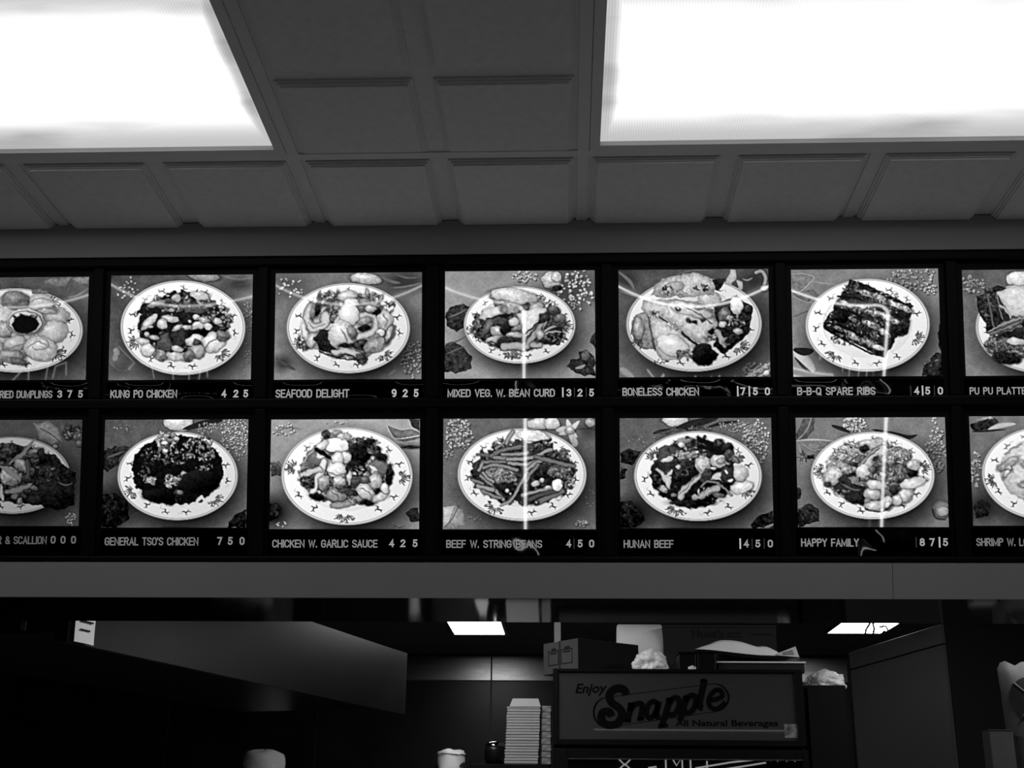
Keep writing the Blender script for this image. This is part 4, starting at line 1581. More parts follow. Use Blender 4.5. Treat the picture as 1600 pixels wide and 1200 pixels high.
for key, D in DISHES.items():
    r_, c_ = key
    P = Print(D['q'], r_ * 10 + c_ + 1)
    P.bg(*D['bg'])
    P.run(D['pre'])
    P.plate(*D['plate'], **D['pk'])
    P.run(D['post'])
    grey = P.done(D['gain'], 1.0, D.get('stir', 0.85))
    x0, x1, s0, s1 = PIC[key]
    w, h = x1 - x0, s1 - s0
    cx, cs = (x0 + x1) / 2, (s0 + s1) / 2
    root = empty('menu_card', face_pt(cx, cs, -0.029), FROT)
    tag(root, LABEL[key], 'menu card', 'backlit dish cards of the menu board')
    s_lo = (MID - 0.012) if r_ == 0 else (S_BOT - 0.015)
    s_hi = (S_TOP + 0.0225) if r_ == 0 else (MID + 0.0115)
    gl, gr = GAPS[c_ + 1] + 0.013, GAPS[c_ + 2] - 0.013
    boxes('card_backing', [(gl - cx, gr - cx, -(s_lo - cs), -(s_hi - cs), 0.0, 0.006)], M['frame'], root)
    b_ = BOW.get(key, (0.002, 0.002))
    link('dish_picture', sheet_mesh('dish_picture', grey, w, h, b_), M['print'], root, (0, 0, 0.0105))
    # caption strip below the picture
    cap, px0, px1, pt, pb, digs, bars = CAP[key]
    st0, st1 = s1 + 0.006, s_lo - 0.001
    strip = link('caption_strip', wavy_strip('caption_strip', w + 0.008, st1 - st0, c_ * 2 + r_), M['strip'], root, (0, -((st0 + st1) / 2 - cs), 0.0085))
    dim = DIM.get(key, 1.0)
    ax, as0 = on_face(px0, pt)
    bx, _ = on_face(px1, pt)
    _, as1 = on_face((px0 + px1) / 2, pb)
    _, as0 = on_face((px0 + px1) / 2, pt)
    link('caption_text', stroke_text('caption_text', cap, ax - cx, bx - cx, -(as1 - cs), -(as0 - cs), 0.155), letter_mat('caption', 0.33 * dim), root, (0, 0, 0.0102))
    for ch, px in digs:
        dx, d0 = on_face(px, pt - 0.5)
        _, d1 = on_face(px, pb - 0.8)
        hw = 0.0058
        link('price_digit', stroke_text('price_digit', ch, dx - hw - cx, dx + hw - cx, -(d1 - cs), -(d0 - cs), 0.19), letter_mat('digit', 0.46 * dim), root, (0, 0, 0.0102))
    for px, bright in bars:
        dx, d0 = on_face(px, pt - 2.5)
        _, d1 = on_face(px, pb + 1.5)
        hw = 0.0017 if bright else 0.0010
        link('price_slot_gap', mesh_from('price_slot_gap', [(dx - hw - cx, -(d1 - cs), 0), (dx + hw - cx, -(d1 - cs), 0), (dx + hw - cx, -(d0 - cs), 0), (dx - hw - cx, -(d0 - cs), 0)], [(0, 1, 2, 3)]),
             letter_mat('gap', 0.5 if bright else 0.035), root, (0, 0, 0.0102))

# ================================================================ neon behind the customers, seen in the glossy cards
NY = FRONT_Y + 0.12
def neon_border(x0, x1, z0, z1, label):
    root = empty('neon_border', ((x0 + x1) / 2, NY, z0))
    tag(root, label, 'neon tube', 'neon window borders')
    ox, oz = (x0 + x1) / 2, z0
    corner = [(x1 - ox - 0.08 + 0.08 * math.sin(t), 0, z1 - oz - 0.08 + 0.08 * math.cos(t)) for t in np.linspace(0, math.pi / 2, 7)]
    link('glass_tube', tube_mesh('glass_tube', [(x0 - ox, 0, z1 - oz)] + corner[:4], 0.008, 8), M['neon_soft'] if x0 < -1 else M['neon'], root)
    link('glass_tube', tube_mesh('glass_tube', corner[3:] + [(x1 - ox, 0, 0)], 0.010, 8), M['neon'], root)
    for sx, z in ((x0 + 0.35, z1), (x1 - 0.35, z1), (x1, z0 + 0.3)):
            boxes('standoff', [(sx - ox - 0.012, sx - ox + 0.012, -0.165, -0.012, z - oz - 0.008, z - oz + 0.008)], M['black'], root)
neon_border(-3.74, -0.265, 0.60, 2.31, 'neon tube border of the wide shop window, mirrored in the left menu cards')
neon_border(0.245, 2.105, 0.66, 2.28, 'neon tube border of the narrow shop window, mirrored in the right menu cards')
def neon_strokes(x, z, strokes, label, mat='neon_faint'):
    root = empty('neon_sign', (x, NY + (0.14 if mat == 'neon_soft' else 0.0), z))
    tag(root, label, 'neon sign', 'neon lettering in the shop windows')
    for st in strokes:
        pts = [(a - x, 0, b - z) for a, b in st]
        link('neon_stroke', tube_mesh('neon_stroke', pts, 0.0045 if mat == 'neon_faint' else 0.007, 6), M[mat], root)
    xs = [a for st in strokes for a, b in st]
    zs = [b for st in strokes for a, b in st]
    boxes('sign_backing', [(min(xs) - x - 0.05, max(xs) - x + 0.05, -0.06, -0.05, min(zs) - z - 0.05, max(zs) - z + 0.05)], M['black'], root)
neon_strokes(-3.2, 1.78, [[(-3.74, 1.80), (-3.64, 1.88)], [(-3.58, 1.80), (-3.58, 1.92)], [(-3.52, 1.90), (-3.42, 1.93), (-3.43, 1.80)],
                          [(-3.37, 1.80), (-3.36, 1.88), (-3.28, 1.89), (-3.26, 1.80)],
                          [(-3.06, 1.94), (-2.98, 1.88), (-3.06, 1.82)], [(-2.93, 1.90), (-2.86, 1.89)], [(-2.83, 1.81), (-2.83, 1.91)],
                          [(-2.75, 1.87), (-2.68, 1.87)], [(-2.64, 1.81), (-2.64, 1.88)], [(-2.58, 1.88), (-2.50, 1.88), (-2.50, 1.81)], [(-2.42, 1.81), (-2.41, 1.88)], [(-2.35, 1.82), (-2.36, 1.88)]],
             'small neon strokes low in the wide shop window, mirrored under the left cards')
neon_strokes(1.6, 1.70, [[(1.62, 1.92), (1.58, 1.84), (1.60, 1.78)], [(1.70, 1.90), (1.78, 1.88), (1.76, 1.80)], [(1.84, 1.90), (1.82, 1.80)], [(1.92, 1.91), (1.90, 1.80)], [(1.98, 1.86), (1.97, 1.80)]],
             'small neon strokes low in the narrow shop window, mirrored under the ribs card')

neon_strokes(1.0, 1.60, [[(0.43, 1.83), (0.50, 1.76), (0.57, 1.83)], [(0.42, 1.70), (0.50, 1.77), (0.58, 1.70)], [(0.70, 1.74), (0.77, 1.75)], [(0.85, 1.84), (0.85, 1.66)],
                         [(0.90, 1.83), (0.94, 1.76), (0.99, 1.83), (0.99, 1.68)], [(1.06, 1.83), (1.06, 1.68)], [(1.10, 1.74), (1.40, 1.79), (1.66, 1.82)], [(1.12, 1.70), (1.45, 1.75), (1.70, 1.79)], [(1.20, 1.80), (1.20, 1.70)]],
             'neon strokes across the middle of the narrow shop window, mirrored in the cooler door', 'neon_soft')

# ================================================================ kitchen
def kitchen_light(px0, px1, row, depth, label):
    a, b = at_z(px0, row, KITCHEN_CEIL), at_z(px1, row, KITCHEN_CEIL)
    w = b.x - a.x
    root = empty('kitchen_light', ((a.x + b.x) / 2, a.y - depth / 2, KITCHEN_CEIL))
    tag(root, label, 'ceiling light', 'kitchen ceiling lights')
    h, d = w / 2, depth / 2
    boxes('lamp_housing', [(-h - 0.02, -h, -d - 0.02, d + 0.02, -0.012, 0), (h, h + 0.02, -d - 0.02, d + 0.02, -0.012, 0), (-h, h, -d - 0.02, -d, -0.012, 0), (-h, h, d, d + 0.02, -0.012, 0)], M['dark_steel'], root)
    link('lamp_diffuser', mesh_from('lamp_diffuser', [(-h, -d, 0), (h, -d, 0), (h, d, 0), (-h, d, 0)], [(3, 2, 1, 0)]), M['kitchen_lamp'], root, (0, 0, -0.008))
    return root
kitchen_light(711, 789, 989, 1.2, 'small bright kitchen ceiling light left of the stacked cartons')
kl = kitchen_light(1292, 1378, 987, 1.2, 'bright kitchen ceiling light right of the cartons, crossed by dark cords')
for q in list(COL.objects):  # two unseen lamps added behind the soffit to brighten the near kitchen
    if q.name in ('kitchen_light', 'kitchen_light.001'):
        c2 = q.copy(); COL.objects.link(c2); c2.location.y = 4.05 - 0.35
        c2['label'] = 'added near %s kitchen lamp, unseen behind the menu soffit, brightening the cooler top' % ('left' if q.name == 'kitchen_light' else 'right')
        for ch in q.children:
            d2 = ch.copy(); COL.objects.link(d2); d2.parent = c2
# cords hanging across the second lamp
for k, pts in enumerate([[(1352, 992), (1353, 984), (1358, 976), (1362, 968)], [(1364, 992), (1366, 982), (1364, 975), (1369, 968)], [(1372, 996), (1382, 986), (1390, 990), (1384, 978), (1374, 980)]]):
    pp = [at_y(a, b, 5.6) for a, b in pts]
    base = Vector(pp[0])
    o = link('hanging_cord', tube_mesh('hanging_cord', [p - base for p in pp], 0.0045, 6), M['black'], None, base)
    tag(o, ['thin dark cord hanging leftmost before the right kitchen light', 'second thin dark cord before the right kitchen light', 'looped dark cord at the right end of the right kitchen light'][k], 'cord', 'cords before the kitchen light')

# ---------------------------------------------------------------- range hood on the left
HZ0, HZ1 = 2.0, 2.30
ha, hb = at_z(104, 1003, HZ0), at_z(633, 1117, HZ0)
d_ = (hb - ha); d_.z = 0
L_ = d_.length
ang = math.atan2(d_.y, d_.x)
hood = empty('range_hood', (ha.x, ha.y, HZ0), (0, 0, ang))
tag(hood, 'long stainless steel range hood receding on the left of the kitchen', 'range hood')
boxes('hood_panel', [(0.0, L_, 0.0, 0.012, 0.0, HZ1 - HZ0)], M['dark_steel'], hood, 0.001)
boxes('hood_body', [(0.0, L_, 0.013, 0.9, 0.03, HZ1 - HZ0)], M['dark_steel'], hood)
boxes('drip_lip', [(0.0, L_, 0.013, 0.05, 0.0, 0.029)], M['dark_steel'], hood, 0.003)
# note taped to the near end of the hood
na, nb = at_y(116, 968, ha.y + 0.02), at_y(143, 1007, ha.y + 0.06)
tp = Vector((ha.x, ha.y, 0))
dirv = d_.normalized()
nrm = Vector((dirv.y, -dirv.x, 0))
note = empty('paper_note', (ha.x + dirv.x * 0.062 + nrm.x * 0.014, ha.y + dirv.y * 0.062 + nrm.y * 0.014, HZ0 + 0.088), (0, 0, ang))
tag(note, 'small white paper note with lines of writing taped to the range hood', 'note')
nm = []
for j in range(7):
    for i in range(5):
        nm.append(((i / 4 - 0.5) * 0.10, -0.003 * math.sin(i * 0.9) - 0.001 * (j - 3) ** 2 / 3, (0.5 - j / 6) * 0.17))
nf = []
for j in range(6):
    for i in range(4):
        a = j * 5 + i
        nf.append((a, a + 5, a + 6, a + 1))
pm = mesh_from('sheet', nm, nf, True)
link('sheet', pm, M['paper'], note)
for j in range(5):
    boxes('writing_line', [(-0.032, 0.030 - 0.012 * (j % 3), -0.0075, -0.0065, 0.055 - j * 0.026, 0.060 - j * 0.026)], M['print_dark'], note)
small = empty('paper_tag', at_y(37, 975, 3.4))
tag(small, 'tiny dim paper tag hanging in the dark at the far left', 'tag')
boxes('tag_card', [(-0.007, 0.007, -0.001, 0.001, -0.018, 0.018)], M['card'], small)
boxes('tag_string', [(-0.0008, 0.0008, -0.0008, 0.0008, 0.018, KITCHEN_CEIL - small.location.z - 0.001)], M['black'], small)

# ---------------------------------------------------------------- drinks cooler
CY = 4.35
ca, cb = at_y(864, 1046, CY), at_y(1252, 1046, CY)
CT = (ca.z + cb.z) / 2
ct = empty('drinks_cooler', ((ca.x + cb.x) / 2, CY, 0))
tag(ct, 'tall black glass-door drinks cooler with a lettered sign header', 'cooler')
cw = (cb.x - ca.x) / 2
cxm = (ca.x + cb.x) / 2
boxes('cabinet', [(-cw, cw, 0.03, 0.72, 0.02, CT)], M['cooler_black'], ct, 0.004)
sz0 = at_y(1050, 1156, CY).z
sz1 = at_y(1050, 1051, CY).z
sx0, sx1 = at_y(872, 1100, CY).x - cxm, at_y(1243, 1100, CY).x - cxm
sign = boxes('sign_panel', [(sx0, sx1, -0.004, 0.03, sz0, sz1)], M['cooler_sign'], ct)
boxes('sign_frame', [(-cw, sx0, -0.012, 0.03, sz0 - 0.02, CT), (sx1, cw, -0.012, 0.03, sz0 - 0.02, CT), (sx0, sx1, -0.012, 0.03, sz1, CT), (sx0, sx1, -0.012, 0.03, sz0 - 0.02, sz0)], M['cooler_black'], ct, 0.002)
dz1 = at_y(1050, 1186, CY).z
door = boxes('door', [(-cw, -cw + 0.05, -0.03, 0.025, 0.25, dz1 + 0.03), (cw - 0.02, cw, -0.03, 0.025, 0.25, dz1 + 0.03),
                      (-cw + 0.05, cw - 0.02, -0.03, 0.025, dz1, dz1 + 0.03), (-cw + 0.05, cw - 0.02, -0.03, 0.025, 0.25, 0.30)], M['cooler_black'], ct, 0.002)
gh_ = (dz1 - 0.30) / 2
boxes('glass', [(-cw + 0.05, cw - 0.02, -0.003, 0.003, -gh_, gh_)], M['glass_dark'], door, 0, 1, (0, -0.009, 0.30 + gh_), (0.0157, 0, 0))
boxes('gasket', [(-cw + 0.05, cw - 0.02, -0.0285, -0.0265, dz1 - 0.004, dz1)], M['steel'], door)

def sign_text(name, body, px0, px1, base_l, base_r, cap, offset, shear, mat, parent, lift=0.0006):
    """lettering between two pixels, base line from base_l to base_r, capital height in pixels"""
    a, b = at_y(px0, base_l, CY - 0.005), at_y(px1, base_r, CY - 0.005)
    hgt = at_y(px0, base_l - cap, CY - 0.005).z - a.z
    me = text_mesh(name, body, 0, b.x - a.x, 0, hgt, offset, shear)
    sl = (b.z - a.z) / (b.x - a.x)
    for q in me.vertices:
        x, y = q.co.x, q.co.y
        q.co = Vector((a.x - cxm + x, -0.004 - lift, a.z + y + sl * x))
    return link(name, me, mat, parent)
K8 = lambda x, y: (870 + x / 4.103, 1040 + y / 4.103)
def s8(name, body, x0, x1, bl_, br_, cap, off, sh, lift=0.0006):
    p0, p1 = K8(x0, bl_), K8(x1, br_)
    return sign_text(name, body, p0[0], p1[0], p0[1], p1[1], cap / 4.103, off, sh, M['sign_ink'], sign, lift)
s8('sign_word', 'Enjoy', 118, 322, 178, 172, 62, 0.02, 0.25)
def logo_stroke(pts, w):
    """one heavy brush stroke of the name, in sign sketch units"""
    pts = np.array(pts, float)
    if len(pts) > 2:
        t = np.linspace(0, len(pts) - 1, (len(pts) - 1) * 5 + 1)
        i = np.clip(t.astype(int), 0, len(pts) - 2)
        f_ = (t - i)[:, None]
        p0, p1, p2, p3 = pts[np.maximum(i - 1, 0)], pts[i], pts[i + 1], pts[np.minimum(i + 2, len(pts) - 1)]
        pts = 0.5 * (2 * p1 + (p2 - p0) * f_ + (2 * p0 - 5 * p1 + 4 * p2 - p3) * f_ ** 2 + (3 * p1 - p0 - 3 * p2 + p3) * f_ ** 3)
    d = np.gradient(pts, axis=0)
    d /= np.linalg.norm(d, axis=1)[:, None] + 1e-9
    nn = np.stack([-d[:, 1], d[:, 0]], 1)
    v_, f2 = [], []
    for p_, n_ in zip(pts, nn):
        for sg in (0.5, -0.5):
            q_ = K8(*(p_ + n_ * w * sg))
            P_ = at_y(q_[0], q_[1], CY - 0.0055)
            v_.append((P_.x - cxm, -0.0055, P_.z))
    f2 = [(2 * i, 2 * i + 1, 2 * i + 3, 2 * i + 2) for i in range(len(pts) - 1)]
    return v_, f2
def logo_letter(strokes):
    v_, f_ = [], []
    for w, pts in strokes:
        a_, b_ = logo_stroke(pts, w)
        f_ += [tuple(i + len(v_) for i in q_) for q_ in b_]
        v_ += a_
    link('sign_letter', mesh_from('sign_letter', v_, f_), M['sign_ink'], sign)
logo_letter([(50, [(446, 185), (425, 150), (375, 148), (338, 185), (350, 235), (400, 272), (418, 318), (385, 372), (325, 380), (285, 345), (295, 300), (335, 296), (350, 325)])])
logo_letter([(38, [(478, 240), (465, 300), (452, 358)]), (34, [(468, 290), (500, 250), (535, 242), (548, 262), (532, 345)]), (20, [(455, 250), (495, 242)]), (20, [(435, 356), (475, 350)]), (20, [(515, 346), (560, 338)])])
logo_letter([(32, [(650, 245), (615, 228), (582, 262), (576, 315), (600, 335), (632, 300), (648, 250)]), (36, [(656, 228), (640, 290), (640, 325), (662, 322)])])
logo_letter([(38, [(728, 208), (700, 300), (672, 388)]), (34, [(718, 245), (748, 208), (782, 215), (780, 270), (750, 312), (712, 312)]), (22, [(650, 392), (712, 382)]), (20, [(700, 222), (735, 212)])])
logo_letter([(38, [(835, 192), (808, 285), (788, 352)]), (34, [(826, 230), (855, 192), (888, 200), (886, 255), (858, 296), (820, 298)]), (20, [(808, 208), (842, 198)])])
logo_letter([(40, [(948, 88), (925, 190), (915, 258), (936, 272)]), (20, [(920, 100), (955, 90)])])
logo_letter([(30, [(985, 222), (1030, 212), (1062, 195), (1050, 160), (1012, 160), (978, 205), (978, 255), (1015, 278), (1058, 258), (1082, 232)])])
s8('sign_word', 'All Natural Beverages', 762, 1420, 388, 388, 40, 0.02, 0.0)
# pill outline round the name
pill = []
for t in np.linspace(math.pi * 0.5, math.pi * 1.5, 14):
    pill.append((318 + 88 * math.cos(t), 300 - 98 * math.sin(t)))
for t in np.linspace(-math.pi * 0.5, math.pi * 0.5, 14):
    pill.append((1010 + 98 * math.cos(t), 205 - 92 * math.sin(t)))
pv, pf = [], []
cxp, cyp = 664, 255
for (x, y) in pill:
    for k in (1.0, 0.0):
        dx, dy = x - cxp, y - cyp
        q = K8(x - k * 13 * dx / math.hypot(dx, dy) * 1.0, y - k * 13 * dy / math.hypot(dx, dy))
        p = at_y(q[0], q[1], CY - 0.0045)
        pv.append((p.x - cxm, -0.0045, p.z))
for i in range(len(pill)):
    j = (i + 1) % len(pill)
    pf.append((2 * i, 2 * i + 1, 2 * j + 1, 2 * j))
link('sign_outline', mesh_from('sign_outline', pv, pf), M['sign_ink'], sign)
p = at_y(870 + 1500 / 4.103, 1040 + 420 / 4.103, CY)
boxes('sticker', [(p.x - cxm - 0.022, p.x - cxm + 0.022, -0.0052, -0.0042, p.z - 0.022, p.z + 0.022)], M['carton_print'], sign)

# ---------------------------------------------------------------- things on top of the cooler
def rbox(name, bx, mat, parent, bevel=0.002):
    return boxes(name, bx, mat, parent, bevel)

# left carton, turned corner-on
cpt = at_y(903, 1045, 4.40)
carton = empty('carton', (cpt.x, 4.40, CT), (0, 0, math.radians(38)))
tag(carton, 'printed cardboard carton turned corner-on at the left end of the cooler top', 'carton', 'cartons on the cooler')
ctz = at_y(903, 997, 4.40).z - CT
rbox('carton_body', [(0, 0.28, 0, 0.20, 0, ctz)], M['card'], carton)
for (x0_, x1_, z0_, z1_) in ((0.03, 0.095, 0.03, ctz - 0.03), (0.11, 0.17, 0.03, ctz - 0.03)):
    o = boxes('printed_frame', [(-0.0012, -0.0002, x0_, x1_, z0_, z0_ + 0.003), (-0.0012, -0.0002, x0_, x1_, z1_ - 0.003, z1_), (-0.0012, -0.0002, x0_, x0_ + 0.003, z0_, z1_), (-0.0012, -0.0002, x1_ - 0.003, x1_, z0_, z1_),
                                (-0.0012, -0.0002, x0_ + 0.012, x1_ - 0.012, 0.07, 0.075), (-0.0012, -0.0002, x0_ + 0.016, x1_ - 0.020, 0.082, 0.090)], M['print_dark'], carton)
boxes('dark_side', [(0.001, 0.279, -0.0012, -0.0002, 0.001, ctz - 0.001)], M['print_dark'], carton)
boxes('tape', [(-0.0012, -0.0002, 0.098, 0.108, 0.0, ctz), (0.0, 0.27, 0.098, 0.108, ctz + 0.0002, ctz + 0.0012)], M['dark_card'], carton)
# white strip standing up behind it
a, b = at_y(866, 1000, 4.80), at_y(876, 968, 4.80)
st = empty('white_strip', ((a.x + b.x) / 2, 4.80, CT))
tag(st, 'narrow pale cardboard strip standing behind the corner-on carton', 'strip')
boxes('strip_board', [(-(b.x - a.x) / 2, (b.x - a.x) / 2, -0.003, 0.003, 0, b.z - CT + 0.02)], M['sack_pale'], st)
# white roll lying on its side
a, b = at_y(964, 976, 4.78), at_y(1033, 976, 4.78)
rr = (a.z - CT) / 2
roll = empty('paper_roll', ((a.x + b.x) / 2, 4.78, CT + rr))
tag(roll, 'white paper roll lying on its side beside the dark lettered carton', 'paper roll')
pr = [(0.02, -(b.x - a.x) / 2), (rr - 0.004, -(b.x - a.x) / 2), (rr, -(b.x - a.x) / 2 + 0.004), (rr, (b.x - a.x) / 2 - 0.004), (rr - 0.004, (b.x - a.x) / 2), (0.02, (b.x - a.x) / 2)]
link('rolled_paper', lathe_mesh('rolled_paper', pr, 32), M['white'], roll, None, (0, math.pi / 2, 0))
link('core', lathe_mesh('core', [(0.012, -(b.x - a.x) / 2 - 0.001), (0.019, -(b.x - a.x) / 2 - 0.001), (0.019, (b.x - a.x) / 2 + 0.001), (0.012, (b.x - a.x) / 2 + 0.001)], 16), M['card'], roll, None, (0, math.pi / 2, 0))
# crumpled bag
c0 = at_y(1016, 1040, 4.43)
o = lump('plastic_bag', 0.058, 0.045, 0.052, M['bag'], 5, 0.24, 5, None, (c0.x, 4.43, CT), None, 9.0)
tag(o, 'crumpled white plastic bag below the paper roll on the cooler', 'plastic bag')
# dark lettered carton
a, b = at_y(1037, 979, 4.66), at_y(1212, 979, 4.66)
hc = empty('lettered_carton', ((a.x + b.x) / 2, 4.66, CT))
hw, hz = (b.x - a.x) / 2, a.z - CT
tag(hc, 'long dark brown carton with a printed food name on the cooler', 'carton', 'cartons on the cooler')
rbox('carton_body', [(-hw, hw, 0, 0.26, 0, hz)], M['dark_card'], hc)
boxes('carton_flap', [(-hw - 0.001, hw + 0.001, -0.004, 0.10, hz + 0.0005, hz + 0.0035)], M['card'], hc)
def carton_word(body, px0, px1, base, cap, off):
    a_, b_ = at_y(px0, base, 4.66), at_y(px1, base, 4.66)
    h_ = at_y(px0, base - cap, 4.66).z - a_.z
    me = text_mesh('printed_word', body, a_.x - hc.location.x, b_.x - hc.location.x, 0, h_, off, 0.0)
    for q in me.vertices:
        q.co = Vector((q.co.x, -0.0008, a_.z - CT + q.co.y))
    link('printed_word', me, M['print_dark'], hc)
carton_word("Hunt's", 1081, 1131, 997, 13, 0.03)
for (x0_, x1_, y_) in ((1136, 1158, 988), (1136, 1158, 993), (1173, 1206, 990)):
    a_, b_ = at_y(x0_, y_, 4.66), at_y(x1_, y_ + 2.4, 4.66)
    boxes('printed_line', [(a_.x - hc.location.x, b_.x - hc.location.x, -0.0010, -0.0002, b_.z - CT, a_.z - CT)], M['print_dark'], hc)
# two black blocks in front of it
for k, (p0, p1, top) in enumerate(((1060, 1087, 1018), (1089, 1118, 1017))):
    a, b = at_y(p0, top, 4.42), at_y(p1, top, 4.42)
    o = empty('black_tub', ((a.x + b.x) / 2, 4.42, CT))
    tag(o, ['small black plastic tub left of the other, in front of the lettered carton', 'small black plastic tub propping the folded white cloth'][k], 'tub', 'black tubs on the cooler')
    w2, z2 = (b.x - a.x) / 2, a.z - CT
    boxes('tub_body', [(-w2, w2, 0, 0.09, 0, z2 - 0.008)], M['black'], o, 0.003, 2)
    boxes('tub_lid', [(-w2 - 0.002, w2 + 0.002, -0.002, 0.092, z2 - 0.0075, z2)], M['cooler_black'], o, 0.002)
o = lump('paper_scrap', 0.012, 0.012, 0.012, M['paper'], 8, 0.4, 3, None, (at_y(1081, 1040, 4.39).x, 4.39, CT))
tag(o, 'tiny white paper scrap at the foot of the black tubs', 'paper scrap')
# flat tray with pale rim
a, b = at_y(1119, 1031, 4.44), at_y(1259, 1034, 4.44)
tray = empty('flat_tray', ((a.x + b.x) / 2, 4.44, CT))
tag(tray, 'wide flat dark tray with a pale rim at the right end of the cooler top', 'tray')
tw, tz = (b.x - a.x) / 2, b.z - CT
boxes('tray_body', [(-tw + 0.005, tw - 0.005, 0.002, 0.22, 0, tz - 0.006)], M['dark_card'], tray, 0.002)
boxes('tray_rim', [(-tw, tw, -0.003, 0.226, tz - 0.0055, tz)], M['white'], tray, 0.001)
# folded white cloth on a sagging dark board resting on the tray
a, b = at_y(1100, 1017, 4.46), at_y(1250, 1027, 4.46)
bd = []
n = 16
for i in range(n + 1):
    t = i / n
    z = (a.z * (1 - t) + b.z * t) - 0.010 * math.sin(math.pi * t)
    bd.append((a.x + (b.x - a.x) * t, z))
board_lid = empty('sagging_board', ((a.x + b.x) / 2, 4.45, bd[n // 2][1]))
tag(board_lid, 'thin sagging black board carrying the white cloth above the tray', 'board')
v, f = [], []
for (x, z) in bd:
    zz = max(z, CT + tz + 0.0005 + 0.004)
    v += [(x - board_lid.location.x, yy, zz - board_lid.location.z + dz) for yy in (0, 0.17) for dz in (-0.004, 0.004)]
for i in range(n):
    q = i * 4
    f += [(q, q + 4, q + 5, q + 1), (q + 2, q + 3, q + 7, q + 6), (q + 1, q + 5, q + 7, q + 3), (q, q + 2, q + 6, q + 4)]
f += [(0, 1, 3, 2), (n * 4, n * 4 + 2, n * 4 + 3, n * 4 + 1)]
link('board_sheet', mesh_from('board_sheet', v, f), M['black'], board_lid)
# the cloth: a soft hump following the outline in the photograph
prof = [(1083, 1017), (1092, 1011), (1110, 1006), (1122, 999.5), (1140, 998), (1158, 1000), (1175, 1006), (1186, 1010), (1194, 1006.5), (1204, 1012), (1214, 1018.5)]
from mathutils import noise as mnoise
v, f = [], []
ny_ = 10
for i, (px, py) in enumerate(prof):
    p = at_y(px, py, 4.49)
    t = (px - 1100) / 150.0
    zb = (a.z * (1 - t) + b.z * t) - 0.010 * math.sin(math.pi * min(max(t, 0), 1)) + 0.0045 if t > 0 else a.z + 0.004
    for j in range(ny_ + 1):
        s = j / ny_
        prf = math.sin(math.pi * min(1.0, 0.12 + s * 0.95)) ** 0.6
        wob = 0.006 * mnoise.noise(Vector((px * 0.05, s * 5, 1)))
        v.append((p.x, 4.452 + 0.17 * s, max(zb, zb + (p.z - zb) * (prf if 0 < j < ny_ else 0.05) + wob * (0 < j < ny_))))
for i in range(len(prof) - 1):
    for j in range(ny_):
        q = i * (ny_ + 1) + j
        f.append((q, q + ny_ + 1, q + ny_ + 2, q + 1))
base = Vector((at_y(1150, 1010, 4.49).x, 4.53, a.z))
me = mesh_from('folded_cloth', [Vector(q) - base for q in v], f, True)
o = link('folded_cloth', me, M['bag'], None, base)
md = o.modifiers.new('soft', 'SUBSURF'); md.levels = 1; md.render_levels = 2
tag(o, 'soft white cloth heaped on the sagging board above the tray', 'cloth')
# napkin pack standing at its right end
a = at_y(1216, 1027, 4.45)
pk = [at_y(x, y, 4.448) for x, y in ((1214, 1021), (1243, 1010), (1249, 1027), (1216, 1024))]
base = Vector((a.x, 4.448, pk[3].z))
v = [p - base for p in pk] + [p - base + Vector((0.0, 0.08, 0.004)) for p in pk]
o = link('napkin_pack', mesh_from('napkin_pack', v, [(0, 3, 2, 1), (4, 5, 6, 7), (0, 1, 5, 4), (1, 2, 6, 5), (2, 3, 7, 6), (3, 0, 4, 7)]), M['paper'], None, base)
tag(o, 'wedge-shaped pack of white napkins leaning beside the white cloth', 'napkin pack')
for k in range(3):
    t0, t1 = 0.25 + 0.2 * k, 0.33 + 0.2 * k
    q0 = (pk[0] - base) * (1 - t0) + (pk[3] - base) * t0
    q1 = (pk[1] - base) * (1 - t0) + (pk[2] - base) * t0
    q2 = (pk[1] - base) * (1 - t1) + (pk[2] - base) * t1
    q3 = (pk[0] - base) * (1 - t1) + (pk[3] - base) * t1
    e = Vector((0, -0.0012, 0))
    link('fold_line', mesh_from('fold_line', [q0 * 0.75 + q1 * 0.25 + e, q0 * 0.2 + q1 * 0.8 + e, q2 * 0.8 + q3 * 0.2 + e, q2 * 0.25 + q3 * 0.75 + e], [(0, 3, 2, 1)]), M['print_dark'], o)
# dark cabinet between the drinks cooler and the walk-in cooler
ka, kb = at_y(1257, 1050, 4.62), at_y(1321, 1050, 4.62)
kab = empty('tall_cabinet', ((ka.x + kb.x) / 2, 4.62, 0))
tag(kab, 'narrow black cabinet between the drinks cooler and the grey walk-in cooler', 'cabinet')
kw = (kb.x - ka.x) / 2
boxes('cabinet_body', [(-kw, kw, 0.02, 0.45, 0, CT - 0.02)], M['cooler_black'], kab)
boxes('cabinet_door', [(-kw + 0.004, kw - 0.004, 0.0, 0.019, 0.05, CT - 0.03)], M['cooler_black'], kab, 0.002)
# white bag on that cabinet
c0 = at_y(1283, 1040, 4.62)
o = lump('white_sack', 0.075, 0.07, 0.050, M['bag'], 11, 0.22, 5, None, (at_y(1288, 1040, 4.80).x, 4.80, CT - 0.02), None, 7.0)
tag(o, 'slumped white bag lying on the narrow black cabinet right of the cooler', 'plastic bag')

